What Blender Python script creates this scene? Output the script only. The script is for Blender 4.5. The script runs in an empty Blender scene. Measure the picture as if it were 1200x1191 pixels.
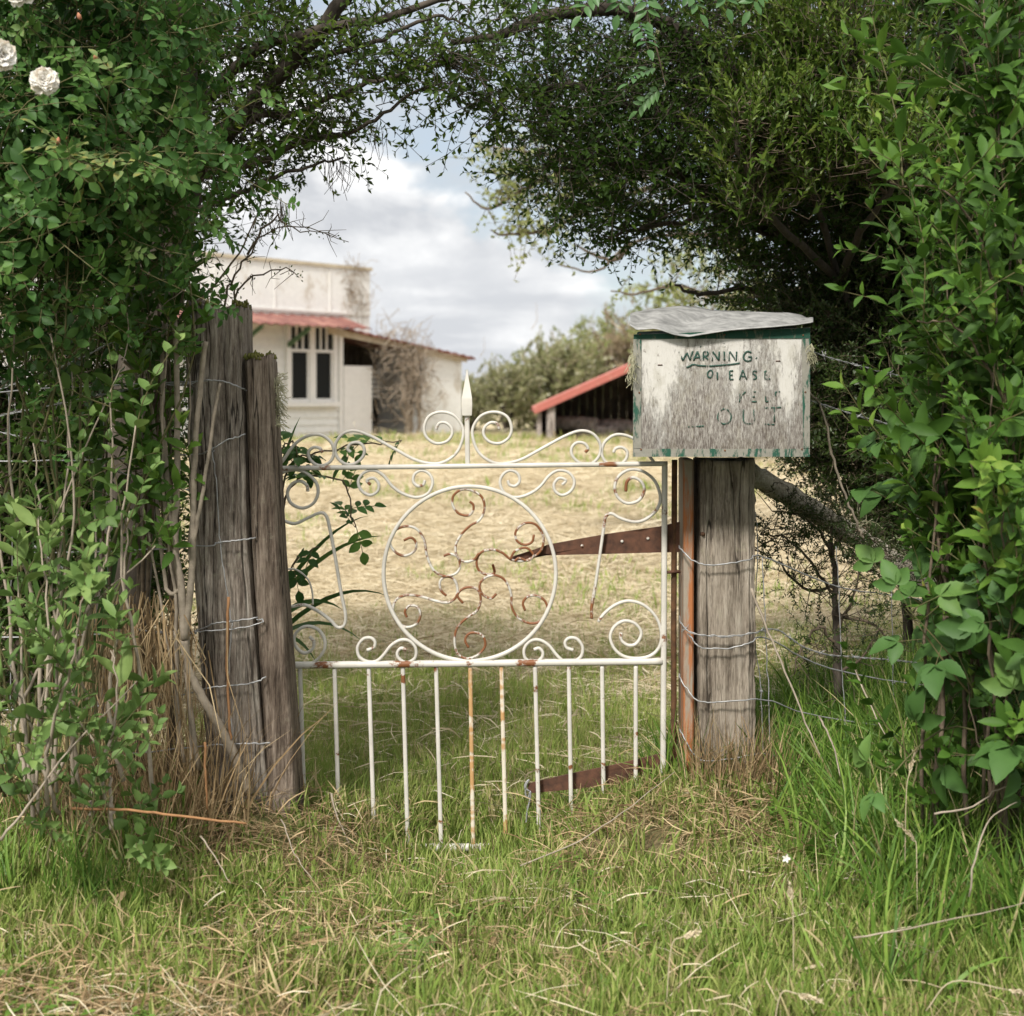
import bpy, math, random
import numpy as np

# ------------------------------------------------------------------ basics
rng = np.random.default_rng(11)
F = 80 / 56 * 1200.0          # focal length in photograph pixels
HY = 462.0                    # horizon row in the photograph
CZ = 1.08                     # eye height
PI = math.pi
scene = bpy.context.scene
COL = scene.collection


def W(px, py, Y):
    return np.array([(px - 600) / F * Y, Y, CZ - (py - HY) / F * Y])


def PX(p):
    p = np.atleast_2d(p)
    return 600 + F * p[:, 0] / p[:, 1], HY - F * (p[:, 2] - CZ) / p[:, 1]


def sm(a, b, x):
    t = np.clip((np.asarray(x, float) - a) / (b - a), 0, 1)
    return t * t * (3 - 2 * t)


def wob(x, y):
    return (np.sin(x * 3.1 + y * 1.7) * np.cos(y * 2.3 - x * .9) + .5 * np.sin(x * 9.1 - y * 7.3)
            + .35 * np.sin(x * 17.3 + y * 13.9 + 1.3)) / 1.85


def H(x, y):
    x = np.asarray(x, float)
    y = np.asarray(y, float)
    z = .018 * wob(x, y) * (1 - .5 * sm(8, 30, y))
    z = z + .095 * np.exp(-((x + .60) / .20) ** 2 - ((y - 3.45) / .36) ** 2)
    z = z + .10 * np.exp(-((x - .45) / .27) ** 2 - ((y - 3.55) / .36) ** 2)
    z = z - .085 * np.exp(-((x + .12) / .25) ** 2 - ((y - 3.55) / .40) ** 2)
    z = z + .15 * sm(.5, 1.1, x) * sm(2.4, 3.3, y) * (1 - sm(5, 7, y))
    z = z + .06 * sm(.7, 1.3, -x) * sm(2.4, 3.3, y) * (1 - sm(5, 7, y))
    z = z + .05 * np.sin(x * .35 + 1) * np.sin(y * .42) * sm(7, 14, y) * (1 - sm(60, 90, y))
    z = z - .06 * sm(24, 34, y)
    return z


def catmull(pts, n=6, closed=False):
    p = np.asarray(pts, float)
    if closed:
        p = np.vstack([p[-1], p, p[0], p[1]])
    else:
        p = np.vstack([2 * p[0] - p[1], p, 2 * p[-1] - p[-2]])
    out = []
    t = np.linspace(0, 1, n, endpoint=False)[:, None]
    for i in range(1, len(p) - 2):
        a, b, c, d = p[i - 1], p[i], p[i + 1], p[i + 2]
        out.append(.5 * ((2 * b) + (c - a) * t + (2 * a - 5 * b + 4 * c - d) * t ** 2 + (3 * b - a - 3 * c + d) * t ** 3))
    if not closed:
        out.append(p[-2][None])
    return np.vstack(out)


# ------------------------------------------------------------------ mesh collector
ORG = {}


class MB:
    def __init__(s):
        s.v, s.q, s.t, s.a, s.mq, s.mt, s.n = [], [], [], [], [], [], 0

    def add(s, v, q=None, t=None, a=.5, mq=0, mt=0):
        v = np.asarray(v, float).reshape(-1, 3)
        s.v.append(v)
        s.a.append(np.broadcast_to(np.asarray(a, float), (len(v),)))
        if q is not None and len(q):
            q = np.asarray(q, np.int64).reshape(-1, 4)
            s.q.append(q + s.n)
            s.mq.append(np.broadcast_to(np.asarray(mq), (len(q),)))
        if t is not None and len(t):
            t = np.asarray(t, np.int64).reshape(-1, 3)
            s.t.append(t + s.n)
            s.mt.append(np.broadcast_to(np.asarray(mt), (len(t),)))
        s.n += len(v)
        return s

    def arrays(s):
        c = lambda l, w: np.vstack(l) if l else np.zeros((0, w), np.int64)
        f = lambda l: np.concatenate(l) if l else np.zeros(0, np.int64)
        return np.vstack(s.v), c(s.q, 4), c(s.t, 3), np.concatenate(s.a), f(s.mq), f(s.mt)

    def tube(s, pts, r, seg=6, a=.5, m=0, flat=None, cap=True):
        """tube along pts; flat=(in-plane, along-y) half sizes gives a bar lying in an XZ plane"""
        p = np.asarray(pts, float)
        n = len(p)
        r = np.broadcast_to(np.asarray(r, float), (n,))
        T = np.gradient(p, axis=0)
        T /= np.linalg.norm(T, axis=1)[:, None] + 1e-12
        if flat is not None:
            N = np.cross(T, [0, 1, 0])
            N /= np.linalg.norm(N, axis=1)[:, None] + 1e-12
            B = np.tile([0., 1, 0], (n, 1))
        else:
            N = np.zeros((n, 3))
            ref = np.array([0, 0, 1.]) if abs(T[0, 2]) < .9 else np.array([1., 0, 0])
            x = np.cross(T[0], ref)
            for i in range(n):
                x = x - T[i] * np.dot(x, T[i])
                x /= np.linalg.norm(x) + 1e-12
                N[i] = x
            B = np.cross(T, N)
        ang = np.arange(seg) / seg * 2 * PI + PI / seg
        if flat is not None:
            ca = np.sign(np.cos(ang)) * np.abs(np.cos(ang)) ** .6 * flat[0]
            sa = np.sign(np.sin(ang)) * np.abs(np.sin(ang)) ** .6 * flat[1]
            rr = r[:, None, None]
        else:
            ca, sa, rr = np.cos(ang), np.sin(ang), r[:, None, None]
        v = p[:, None] + rr * (N[:, None] * ca[None, :, None] + B[:, None] * sa[None, :, None])
        i = np.arange(n - 1)[:, None] * seg
        j = np.arange(seg)[None]
        k = (j + 1) % seg
        q = np.stack([i + j, i + k, i + seg + k, i + seg + j], -1).reshape(-1, 4)
        v = v.reshape(-1, 3)
        t = None
        if cap:
            v = np.vstack([v, p[0], p[-1]])
            j = np.arange(seg)
            k = (j + 1) % seg
            t = np.vstack([np.stack([k, j, np.full(seg, n * seg)], 1),
                           np.stack([j + (n - 1) * seg, k + (n - 1) * seg, np.full(seg, n * seg + 1)], 1)])
        aa = np.asarray(a, float)
        if aa.ndim:
            aa = np.repeat(aa, seg)
            if cap:
                aa = np.concatenate([aa, [aa[0], aa[-1]]])
        return s.add(v, q, t, aa, m, m)

    def box(s, lo, hi, xf=None, a=.5, m=0, bev=0.0):
        lo, hi = np.asarray(lo, float), np.asarray(hi, float)
        if bev <= 0:
            c = np.array([[x, y, z] for z in (0, 1) for y in (0, 1) for x in (0, 1)], float)
            v = lo + c * (hi - lo)
            q = [[0, 2, 3, 1], [4, 5, 7, 6], [0, 1, 5, 4], [2, 6, 7, 3], [0, 4, 6, 2], [1, 3, 7, 5]]
            t = None
        else:                                   # chamfered box
            v, idx = [], {}
            for cz in (0, 1):
                for cy in (0, 1):
                    for cx in (0, 1):
                        for ax in range(3):
                            p = np.array([lo[0] if not cx else hi[0], lo[1] if not cy else hi[1], lo[2] if not cz else hi[2]])
                            for k in range(3):
                                if k != ax:
                                    p[k] += bev * (1 if (cx, cy, cz)[k] == 0 else -1)
                            idx[(cx, cy, cz, ax)] = len(v)
                            v.append(p)
            q, t = [], []
            for ax in range(3):
                for sgn in (0, 1):
                    o = [k for k in range(3) if k != ax]
                    ring = []
                    for (i, j) in ((0, 0), (1, 0), (1, 1), (0, 1)):
                        c = [0, 0, 0]
                        c[ax], c[o[0]], c[o[1]] = sgn, i, j
                        ring.append(idx[(*c, ax)])
                    q.append(ring)
            for ax in range(3):
                o = [k for k in range(3) if k != ax]
                for i in (0, 1):
                    for j in (0, 1):
                        c0 = [0, 0, 0]
                        c0[o[0]], c0[o[1]] = i, j
                        c1 = list(c0)
                        c1[ax] = 1
                        q.append([idx[(*c0, o[0])], idx[(*c1, o[0])], idx[(*c1, o[1])], idx[(*c0, o[1])]])
            for c in [(x, y, z) for x in (0, 1) for y in (0, 1) for z in (0, 1)]:
                t.append([idx[(*c, 0)], idx[(*c, 1)], idx[(*c, 2)]])
            v = np.array(v)
        if xf is not None:
            v = xf(v)
        return s.add(v, q, t, a, m, m)

    def build(s, name, mats, parent=None, smooth=True, origin=None):
        v, q, t, a, mq, mt = s.arrays()
        if parent is not None:
            org = ORG[parent.name]
        elif origin is None:
            lo, hi = v.min(0), v.max(0)
            org = np.array([(lo[0] + hi[0]) / 2, (lo[1] + hi[1]) / 2, lo[2]])
        else:
            org = np.asarray(origin, float)
        v = v - org
        me = bpy.data.meshes.new(name)
        me.vertices.add(len(v))
        me.vertices.foreach_set('co', v.astype(np.float32).ravel())
        loops = np.concatenate([q.ravel(), t.ravel()])
        me.loops.add(len(loops))
        me.loops.foreach_set('vertex_index', loops.astype(np.int32))
        nq, ntr = len(q), len(t)
        me.polygons.add(nq + ntr)
        st = np.concatenate([np.arange(nq) * 4, nq * 4 + np.arange(ntr) * 3])
        me.polygons.foreach_set('loop_start', st.astype(np.int32))
        me.polygons.foreach_set('material_index', np.concatenate([mq, mt]).astype(np.int32))
        me.polygons.foreach_set('use_smooth', np.full(nq + ntr, smooth))
        at = me.attributes.new('rnd', 'FLOAT', 'POINT')
        at.data.foreach_set('value', a.astype(np.float32))
        me.update(calc_edges=True)
        if smooth == 'auto':
            pass
        for m in (mats if isinstance(mats, (list, tuple)) else [mats]):
            me.materials.append(m)
        o = bpy.data.objects.new(name, me)
        COL.objects.link(o)
        if parent is not None:
            o.parent = parent
        else:
            o.location = org
        ORG[o.name] = org
        return o


def thing(name, label, cat, loc, group=None):
    o = bpy.data.objects.new(name, None)
    o.empty_display_size = .1
    COL.objects.link(o)
    o.location = loc
    ORG[o.name] = np.asarray(loc, float)
    return tag(o, label, cat, group)


def tag(o, label, cat, group=None, kind=None):
    o['label'] = label
    o['category'] = cat
    if group:
        o['group'] = group
    if kind:
        o['kind'] = kind
    return o


# ------------------------------------------------------------------ materials
def nodes(name):
    m = bpy.data.materials.new(name)
    m.use_nodes = True
    nt = m.node_tree
    b = nt.nodes['Principled BSDF']
    return m, nt, b


def nd(nt, typ, ins=None, **props):
    n = nt.nodes.new(typ)
    for k, v in props.items():
        setattr(n, k, v)
    for k, v in (ins or {}).items():
        if isinstance(v, bpy.types.NodeSocket):
            nt.links.new(v, n.inputs[k])
        else:
            n.inputs[k].default_value = v
    return n


def ramp(nt, fac, stops, interp='LINEAR'):
    n = nt.nodes.new('ShaderNodeValToRGB')
    nt.links.new(fac, n.inputs[0])
    cr = n.color_ramp
    cr.interpolation = interp
    while len(cr.elements) < len(stops):
        cr.elements.new(1)
    for e, (p, c) in zip(cr.elements, stops):
        e.position = p
        e.color = (*c, 1) if len(c) == 3 else c
    return n.outputs[0]


def bw(v):
    return (v, v, v)


def noise(nt, scale, detail=5, rough=.6, vec=None, out=0, dist=0):
    n = nd(nt, 'ShaderNodeTexNoise', {'Scale': scale, 'Detail': detail, 'Roughness': rough, 'Distortion': dist})
    if vec is not None:
        nt.links.new(vec, n.inputs['Vector'])
    return n.outputs[out]


def ocoord(nt, scale=(1, 1, 1), loc=(0, 0, 0), rot=(0, 0, 0)):
    c = nd(nt, 'ShaderNodeTexCoord')
    mp = nd(nt, 'ShaderNodeMapping', {'Scale': scale, 'Location': loc, 'Rotation': rot})
    nt.links.new(c.outputs['Object'], mp.inputs['Vector'])
    return mp.outputs[0]


def mix(nt, fac, a, b, blend='MIX'):
    n = nt.nodes.new('ShaderNodeMix')
    n.data_type = 'RGBA'
    n.blend_type = blend
    n.clamp_factor = True
    for s, v in ((n.inputs['Factor'], fac), (n.inputs[6], a), (n.inputs[7], b)):
        if isinstance(v, bpy.types.NodeSocket):
            nt.links.new(v, s)
        elif isinstance(v, (int, float)):
            s.default_value = v
        else:
            s.default_value = (*v, 1)
    return n.outputs[2]


def math_(nt, op, a, b=0.0, c=0.0, clamp=False):
    n = nt.nodes.new('ShaderNodeMath')
    n.operation = op
    n.use_clamp = clamp
    for i, v in enumerate((a, b, c)):
        if isinstance(v, bpy.types.NodeSocket):
            nt.links.new(v, n.inputs[i])
        else:
            n.inputs[i].default_value = v
    return n.outputs[0]


def bump(nt, b, h, strength=.5, dist=.01):
    n = nd(nt, 'ShaderNodeBump', {'Strength': strength, 'Distance': dist, 'Height': h})
    nt.links.new(n.outputs[0], b.inputs['Normal'])


def rnd_attr(nt):
    return nd(nt, 'ShaderNodeAttribute', attribute_name='rnd').outputs['Fac']


def leaf_mat(name, stops, trans=.35, rough=.42, spec=.35, tcol=None):
    m, nt, b = nodes(name)
    r = rnd_attr(nt)
    n1 = noise(nt, 60, 2, .5, ocoord(nt))
    f = math_(nt, 'ADD', r, math_(nt, 'MULTIPLY', math_(nt, 'SUBTRACT', n1, .5), .25), clamp=True)
    c = ramp(nt, f, stops)
    nt.links.new(c, b.inputs['Base Color'])
    b.inputs['Roughness'].default_value = rough
    b.inputs['Specular IOR Level'].default_value = spec
    if trans > 0:
        tr = nd(nt, 'ShaderNodeBsdfTranslucent')
        nt.links.new(mix(nt, .6, c, tcol or (.16, .26, .03), 'MIX') if tcol else c, tr.inputs['Color'])
        ms = nd(nt, 'ShaderNodeMixShader', {0: trans})
        out = nt.nodes['Material Output']
        nt.links.new(b.outputs[0], ms.inputs[1])
        nt.links.new(tr.outputs[0], ms.inputs[2])
        nt.links.new(ms.outputs[0], out.inputs['Surface'])
    return m


def wood_mat(name, dark, mid, light, lichen=None, grain=(70, 70, 4.0), lich_amt=.5, extra=None, rot=(0, 0, 0)):
    m, nt, b = nodes(name)
    g = noise(nt, 1, 8, .65, ocoord(nt, grain, rot=rot))
    g2 = noise(nt, 1, 6, .7, ocoord(nt, (260, 260, 22), rot=rot))
    p = noise(nt, 1, 6, .7, ocoord(nt, (9, 9, 3.2), rot=rot))
    f = math_(nt, 'ADD', math_(nt, 'MULTIPLY', g, .6), math_(nt, 'MULTIPLY', p, .55))
    f = math_(nt, 'ADD', f, math_(nt, 'MULTIPLY', math_(nt, 'SUBTRACT', g2, .25), .5))
    c = ramp(nt, f, [(.56, dark), (.69, mid), (.84, light)])
    ck = noise(nt, 1, 4, .5, ocoord(nt, tuple(x * .3 for x in grain), loc=(.7, .2, .1), rot=rot))
    ck2 = noise(nt, 1, 3, .5, ocoord(nt, tuple(x * 1.1 for x in grain), loc=(3.7, 1.2, 2.1), rot=rot))
    l1 = math_(nt, 'ABSOLUTE', math_(nt, 'SUBTRACT', ck, .5))
    l2 = math_(nt, 'ABSOLUTE', math_(nt, 'SUBTRACT', ck2, .47))
    c = mix(nt, ramp(nt, l2, [(.004, bw(.4)), (.018, bw(0))]), c, tuple(x * .45 for x in dark))
    c = mix(nt, ramp(nt, l1, [(.005, bw(.9)), (.012, bw(0))]), c, tuple(x * .22 for x in dark))
    c = mix(nt, ramp(nt, noise(nt, 1, 7, .7, ocoord(nt, (30, 30, 7), loc=(2, 1, 5))), [(.58, bw(0)), (.72, bw(.6))]), c, light)
    if lichen:
        l = noise(nt, 38, 8, .75, ocoord(nt))
        l2 = noise(nt, 7, 3, .6, ocoord(nt))
        lf = math_(nt, 'MULTIPLY', ramp(nt, l, [(.56, bw(0)), (.66, bw(1))]), ramp(nt, l2, [(.45, bw(0)), (.65, bw(1))]))
        c = mix(nt, math_(nt, 'MULTIPLY', lf, lich_amt), c, lichen)
    if extra:
        c = extra(nt, c)
    nt.links.new(c, b.inputs['Base Color'])
    b.inputs['Roughness'].default_value = .9
    b.inputs['Specular IOR Level'].default_value = .15
    bump(nt, b, math_(nt, 'ADD', math_(nt, 'ADD', g, math_(nt, 'MULTIPLY', g2, .5)), ramp(nt, l1, [(0, bw(0)), (.03, bw(.5))])), 1.0, .005)
    return m


def paint_mat(name, paint, under, amount=.5, scale=22, stretch=(1, 1, 1), rough=.55, under2=None, attr=True, grime=.25):
    """worn paint: the 'rnd' attribute of the part raises the amount that has come off"""
    m, nt, b = nodes(name)
    n1 = noise(nt, scale, 9, .72, ocoord(nt, stretch))
    f = n1
    if attr:
        f = math_(nt, 'ADD', math_(nt, 'ADD', math_(nt, 'MULTIPLY', n1, 1.5), -.25), math_(nt, 'MULTIPLY', math_(nt, 'SUBTRACT', rnd_attr(nt), .5), .75))
    k = ramp(nt, f, [(1 - amount - .05, bw(0)), (1 - amount + .05, bw(1))])
    u = mix(nt, noise(nt, scale * 3, 4, .6, ocoord(nt)), under, under2 or under)
    d = noise(nt, 9, 6, .7, ocoord(nt))
    pc = mix(nt, math_(nt, 'MULTIPLY', ramp(nt, d, [(.4, bw(0)), (.75, bw(1))]), grime), paint, tuple(x * .45 for x in paint))
    c = mix(nt, k, pc, u)
    nt.links.new(c, b.inputs['Base Color'])
    b.inputs['Roughness'].default_value = rough
    b.inputs['Specular IOR Level'].default_value = .3
    bump(nt, b, math_(nt, 'SUBTRACT', math_(nt, 'MULTIPLY', n1, .3), k), .5, .0012)
    return m


def plain_mat(name, c1, c2, scale=20, rough=.8, metal=0, stretch=(1, 1, 1), spec=.3, bmp=.2):
    m, nt, b = nodes(name)
    n1 = noise(nt, scale, 6, .65, ocoord(nt, stretch))
    nt.links.new(ramp(nt, n1, [(.3, c1), (.7, c2)]), b.inputs['Base Color'])
    b.inputs['Roughness'].default_value = rough
    b.inputs['Metallic'].default_value = metal
    b.inputs['Specular IOR Level'].default_value = spec
    if bmp:
        bump(nt, b, n1, bmp, .004)
    return m


M = {}
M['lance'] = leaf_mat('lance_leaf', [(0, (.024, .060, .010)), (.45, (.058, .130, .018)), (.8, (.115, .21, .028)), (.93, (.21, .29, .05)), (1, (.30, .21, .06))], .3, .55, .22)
M['lance_pale'] = leaf_mat('pale_lance_leaf', [(0, (.065, .12, .030)), (.5, (.13, .215, .058)), (.93, (.26, .35, .11)), (1, (.36, .32, .10))], .3, .55, .22)
M['rose'] = leaf_mat('rose_leaf', [(0, (.020, .055, .013)), (.5, (.050, .122, .024)), (.85, (.105, .20, .042)), (.95, (.18, .24, .09)), (1, (.34, .29, .08))], .32, .52, .25)
M['tree'] = leaf_mat('tree_leaf', [(0, (.018, .040, .006)), (.5, (.050, .090, .011)), (.85, (.10, .15, .018)), (1, (.19, .22, .034))], .38, .55, .2)
M['tree_dark'] = leaf_mat('dark_tree_leaf', [(0, (.015, .036, .006)), (.6, (.042, .086, .011)), (1, (.105, .165, .024))], .38, .55, .2)
M['hedge'] = leaf_mat('hedge_leaf', [(0, (.020, .038, .009)), (.6, (.048, .08, .017)), (.9, (.09, .12, .032)), (1, (.20, .22, .09))], .35)
M['bramble'] = leaf_mat('bramble_leaf', [(0, (.035, .085, .022)), (.6, (.07, .15, .034)), (1, (.15, .24, .055))], .25, .55, .25)
M['pinnate'] = leaf_mat('pinnate_leaf', [(0, (.05, .13, .04)), (1, (.11, .22, .07))], .4)
M['sword'] = leaf_mat('sword_leaf', [(0, (.03, .07, .02)), (.6, (.06, .13, .03)), (1, (.13, .20, .05))], .25, .45)
M['grass'] = leaf_mat('grass_blade', [(0, (.12, .195, .035)), (.4, (.205, .285, .058)), (.72, (.33, .37, .11)), (.78, (.40, .34, .17)), (1, (.58, .48, .28))], .35, .55, .2)
M['long_grass'] = leaf_mat('long_grass_blade', [(0, (.06, .135, .020)), (.6, (.12, .22, .034)), (.86, (.21, .31, .055)), (.9, (.42, .36, .18)), (1, (.58, .48, .28))], .3, .5, .25)
M['straw'] = leaf_mat('straw_blade', [(0, (.35, .28, .175)), (.4, (.53, .445, .30)), (.8, (.65, .57, .41)), (1, (.75, .675, .52))], .25, .7, .15)
M['brown_straw'] = leaf_mat('brown_straw', [(0, (.12, .08, .04)), (.5, (.31, .215, .115)), (1, (.54, .42, .25))], .15, .8, .1)
M['far_leaf'] = leaf_mat('far_leaf', [(0, (.16, .18, .075)), (.5, (.26, .27, .13)), (.76, (.34, .34, .18)), (.82, (.52, .50, .40)), (1, (.70, .68, .58))], .4, .6, .2)
M['far_brown'] = leaf_mat('far_brown_leaf', [(0, (.20, .155, .095)), (.6, (.34, .27, .17)), (1, (.40, .36, .21))], .4, .7, .1)
M['far_green'] = leaf_mat('far_green_leaf', [(0, (.15, .19, .055)), (.5, (.25, .28, .10)), (1, (.38, .40, .16))], .4, .6, .2)
M['young'] = leaf_mat('young_leaf', [(0, (.034, .068, .011)), (.5, (.085, .148, .022)), (1, (.20, .26, .045))], .4)
M['sparse'] = leaf_mat('sparse_leaf', [(0, (.17, .21, .06)), (.5, (.29, .33, .12)), (1, (.50, .50, .26))], .45, .5)
M['petal'] = leaf_mat('rose_petal', [(0, (.74, .64, .52)), (.15, (.82, .78, .70)), (1, (.90, .88, .84))], .35, .5, .2)
M['bud'] = plain_mat('bud', (.35, .10, .08), (.45, .25, .12), 60)
M['bark'] = plain_mat('bark', (.03, .024, .018), (.10, .082, .064), 30, .95, stretch=(1, 1, .3), bmp=.8)
M['twig'] = plain_mat('twig_bark', (.06, .045, .03), (.17, .13, .09), 40, .9)
M['greytwig'] = plain_mat('grey_stem', (.20, .165, .125), (.38, .32, .25), 35, .9)
M['greenstem'] = plain_mat('green_stem', (.07, .085, .03), (.14, .11, .05), 40, .7)
M['orange_stem'] = plain_mat('orange_stem', (.22, .11, .05), (.34, .18, .08), 50, .8)
M['lichen'] = plain_mat('lichen', (.25, .24, .14), (.45, .43, .30), 60, 1)
M['moss'] = plain_mat('moss', (.06, .07, .015), (.14, .13, .035), 60, 1)
M['wire'] = plain_mat('wire', (.24, .24, .24), (.46, .46, .46), 60, .5, .5)
M['post'] = wood_mat('weathered_post', (.062, .048, .038), (.195, .162, .132), (.41, .365, .31), (.36, .36, .26), lich_amt=.55)
M['post_brown'] = wood_mat('brown_post', (.055, .040, .030), (.145, .112, .086), (.30, .245, .195), (.34, .33, .24), lich_amt=.4)
M['post_pale'] = wood_mat('pale_post', (.105, .084, .064), (.255, .215, .170), (.41, .36, .295), (.34, .35, .22), (55, 55, 4), .3)
M['brace'] = wood_mat('lichened_rail', (.16, .135, .10), (.37, .33, .265), (.55, .51, .43), (.36, .36, .24), (12, 60, 60), .8)
M['orange_wood'] = paint_mat('orange_paint', (.36, .135, .05), (.24, .19, .145), .53, 16, (2, 2, .22), .85, (.32, .28, .22), False)
M['gate'] = paint_mat('gate_paint', (.58, .55, .49), (.25, .09, .03), .38, 34, (1, 1, 1), .5, (.13, .06, .03), True, .5)
M['gate_stain'] = paint_mat('stained_gate_paint', (.64, .58, .47), (.50, .34, .17), .52, 9, (1, 1, .3), .55, (.40, .19, .06))
M['rust'] = plain_mat('rust', (.05, .028, .02), (.15, .07, .042), 34, .85, .2, bmp=.4)
M['rust_dark'] = plain_mat('rusty_rod', (.045, .028, .018), (.17, .085, .04), 40, .8, .3, bmp=.4)


def box_front():
    m, nt, b = nodes('letterbox_front')
    oc = nd(nt, 'ShaderNodeTexCoord').outputs['Object']
    xyz = nd(nt, 'ShaderNodeSeparateXYZ', {0: oc})
    g = noise(nt, 1, 9, .78, ocoord(nt, (110, 20, 26)))
    g2 = noise(nt, 1, 7, .75, ocoord(nt, (300, 20, 60)))
    p = noise(nt, 1, 6, .65, ocoord(nt, (9, 9, 6), loc=(1.3, 0, .4)))
    # object z: 0 at the foot of the panel, about .30 at its head
    low = nd(nt, 'ShaderNodeMapRange', {'Value': xyz.outputs['Z'], 'From Min': .02, 'From Max': .26, 'To Min': .27, 'To Max': -.10}).outputs[0]
    f = math_(nt, 'ADD', math_(nt, 'ADD', math_(nt, 'MULTIPLY', g, .9), math_(nt, 'MULTIPLY', p, .62)), low)
    for cx_, wd_, am in ((-.150, .034, .20), (.155, .020, .17), (.03, .014, .10), (-.02, .05, -.06), (.11, .03, -.06)):
        q = math_(nt, 'MULTIPLY', math_(nt, 'ADD', xyz.outputs['X'], -cx_), 1 / wd_)
        f = math_(nt, 'SUBTRACT', f, math_(nt, 'MULTIPLY', math_(nt, 'EXPONENT', math_(nt, 'MULTIPLY', math_(nt, 'MULTIPLY', q, q), -1.0)), am))
    worn = ramp(nt, f, [(.66, bw(0)), (.82, bw(1))])
    wood = ramp(nt, g2, [(.36, (.10, .082, .072)), (.5, (.25, .23, .205)), (.66, (.43, .41, .37))])
    paint = mix(nt, g2, (.46, .44, .40), (.60, .58, .54))
    d = ramp(nt, noise(nt, 1, 8, .75, ocoord(nt, (22, 22, 14))), [(.50, bw(0)), (.64, bw(1))])
    c = mix(nt, worn, paint, wood)
    c = mix(nt, math_(nt, 'MULTIPLY', d, .4), c, (.26, .235, .17))
    sp_ = ramp(nt, noise(nt, 1, 6, .7, ocoord(nt, (90, 60, 55), loc=(5, 0, 2))), [(.62, bw(0)), (.68, bw(.7))])
    c = mix(nt, sp_, c, (.09, .07, .055))
    foot = nd(nt, 'ShaderNodeMapRange', {'Value': math_(nt, 'ADD', xyz.outputs['Z'], math_(nt, 'MULTIPLY', math_(nt, 'SUBTRACT', noise(nt, 1, 7, .75, ocoord(nt, (30, 20, 10), loc=(9, 3, 1))), .5), .32)), 'From Min': .015, 'From Max': .12, 'To Min': .8, 'To Max': 0.0}).outputs[0]
    c = mix(nt, math_(nt, 'MULTIPLY', foot, ramp(nt, g2, [(.35, bw(1)), (.62, bw(.25))])), c, (.075, .058, .048))
    nt.links.new(c, b.inputs['Base Color'])
    b.inputs['Roughness'].default_value = .85
    b.inputs['Specular IOR Level'].default_value = .2
    bump(nt, b, math_(nt, 'SUBTRACT', math_(nt, 'MULTIPLY', g2, .5), worn), .7, .0018)
    return m


M['box_front'] = box_front()
M['box_green'] = paint_mat('letterbox_green', (.022, .085, .055), (.30, .29, .25), .54, 30, (2, 1, .5), .8, (.16, .15, .12))
M['box_green_sound'] = paint_mat('letterbox_dark_green', (.014, .060, .038), (.14, .14, .10), .38, 30, (2, 1, .6), .8, (.08, .10, .07))
M['tin'] = plain_mat('tin_roof', (.15, .15, .145), (.40, .395, .38), 26, .65, .3, bmp=.5)
M['nail'] = plain_mat('nail', (.05, .03, .02), (.2, .09, .04), 60, .8)


def letter_mat(name, col, wear):
    m, nt, b = nodes(name)
    n1 = noise(nt, 1, 6, .7, ocoord(nt, (140, 60, 40)))
    k = ramp(nt, n1, [(wear - .05, bw(0)), (wear + .05, bw(1))])
    b.inputs['Base Color'].default_value = (*col, 1)
    b.inputs['Roughness'].default_value = .8
    tr = nd(nt, 'ShaderNodeBsdfTransparent')
    ms = nd(nt, 'ShaderNodeMixShader', {0: k})
    nt.links.new(tr.outputs[0], ms.inputs[1])
    nt.links.new(b.outputs[0], ms.inputs[2])
    nt.links.new(ms.outputs[0], nt.nodes['Material Output'].inputs['Surface'])
    return m


M['ink'] = letter_mat('letter_paint', (.022, .066, .048), .45)
M['ink_faded'] = letter_mat('faded_letter_paint', (.03, .085, .06), .52)


def ground_mat():
    m, nt, b = nodes('ground')
    oc = nd(nt, 'ShaderNodeTexCoord').outputs['Object']
    xyz = nd(nt, 'ShaderNodeSeparateXYZ', {0: oc})
    y = xyz.outputs['Y']
    n1 = noise(nt, 3.0, 8, .7, oc)
    n2 = noise(nt, 40, 6, .7, oc)
    n3 = noise(nt, 1, 6, .6, ocoord(nt, (.35, .9, 1)))
    soil = ramp(nt, n2, [(.3, (.09, .065, .04)), (.55, (.21, .165, .09)), (.8, (.36, .28, .17))])
    green = ramp(nt, n2, [(.3, (.09, .11, .035)), (.7, (.22, .22, .09))])
    near = mix(nt, ramp(nt, n1, [(.4, bw(0)), (.6, bw(1))]), soil, green)
    straw = ramp(nt, n2, [(.25, (.35, .28, .175)), (.55, (.52, .435, .295)), (.8, (.64, .555, .40))])
    straw = mix(nt, ramp(nt, n3, [(.50, bw(0)), (.68, bw(.75))]), straw, (.31, .30, .115))
    straw = mix(nt, ramp(nt, n1, [(.62, bw(0)), (.75, bw(.7))]), straw, (.22, .155, .085))
    far = math_(nt, 'ADD', y, math_(nt, 'MULTIPLY', math_(nt, 'SUBTRACT', n1, .5), 4))
    k = nd(nt, 'ShaderNodeMapRange', {'Value': far, 'From Min': 4.6, 'From Max': 7.0}).outputs[0]
    c = mix(nt, k, near, straw)
    nt.links.new(c, b.inputs['Base Color'])
    b.inputs['Roughness'].default_value = .95
    b.inputs['Specular IOR Level'].default_value = .1
    bump(nt, b, math_(nt, 'ADD', n2, n1), .8, .03)
    return m


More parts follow.
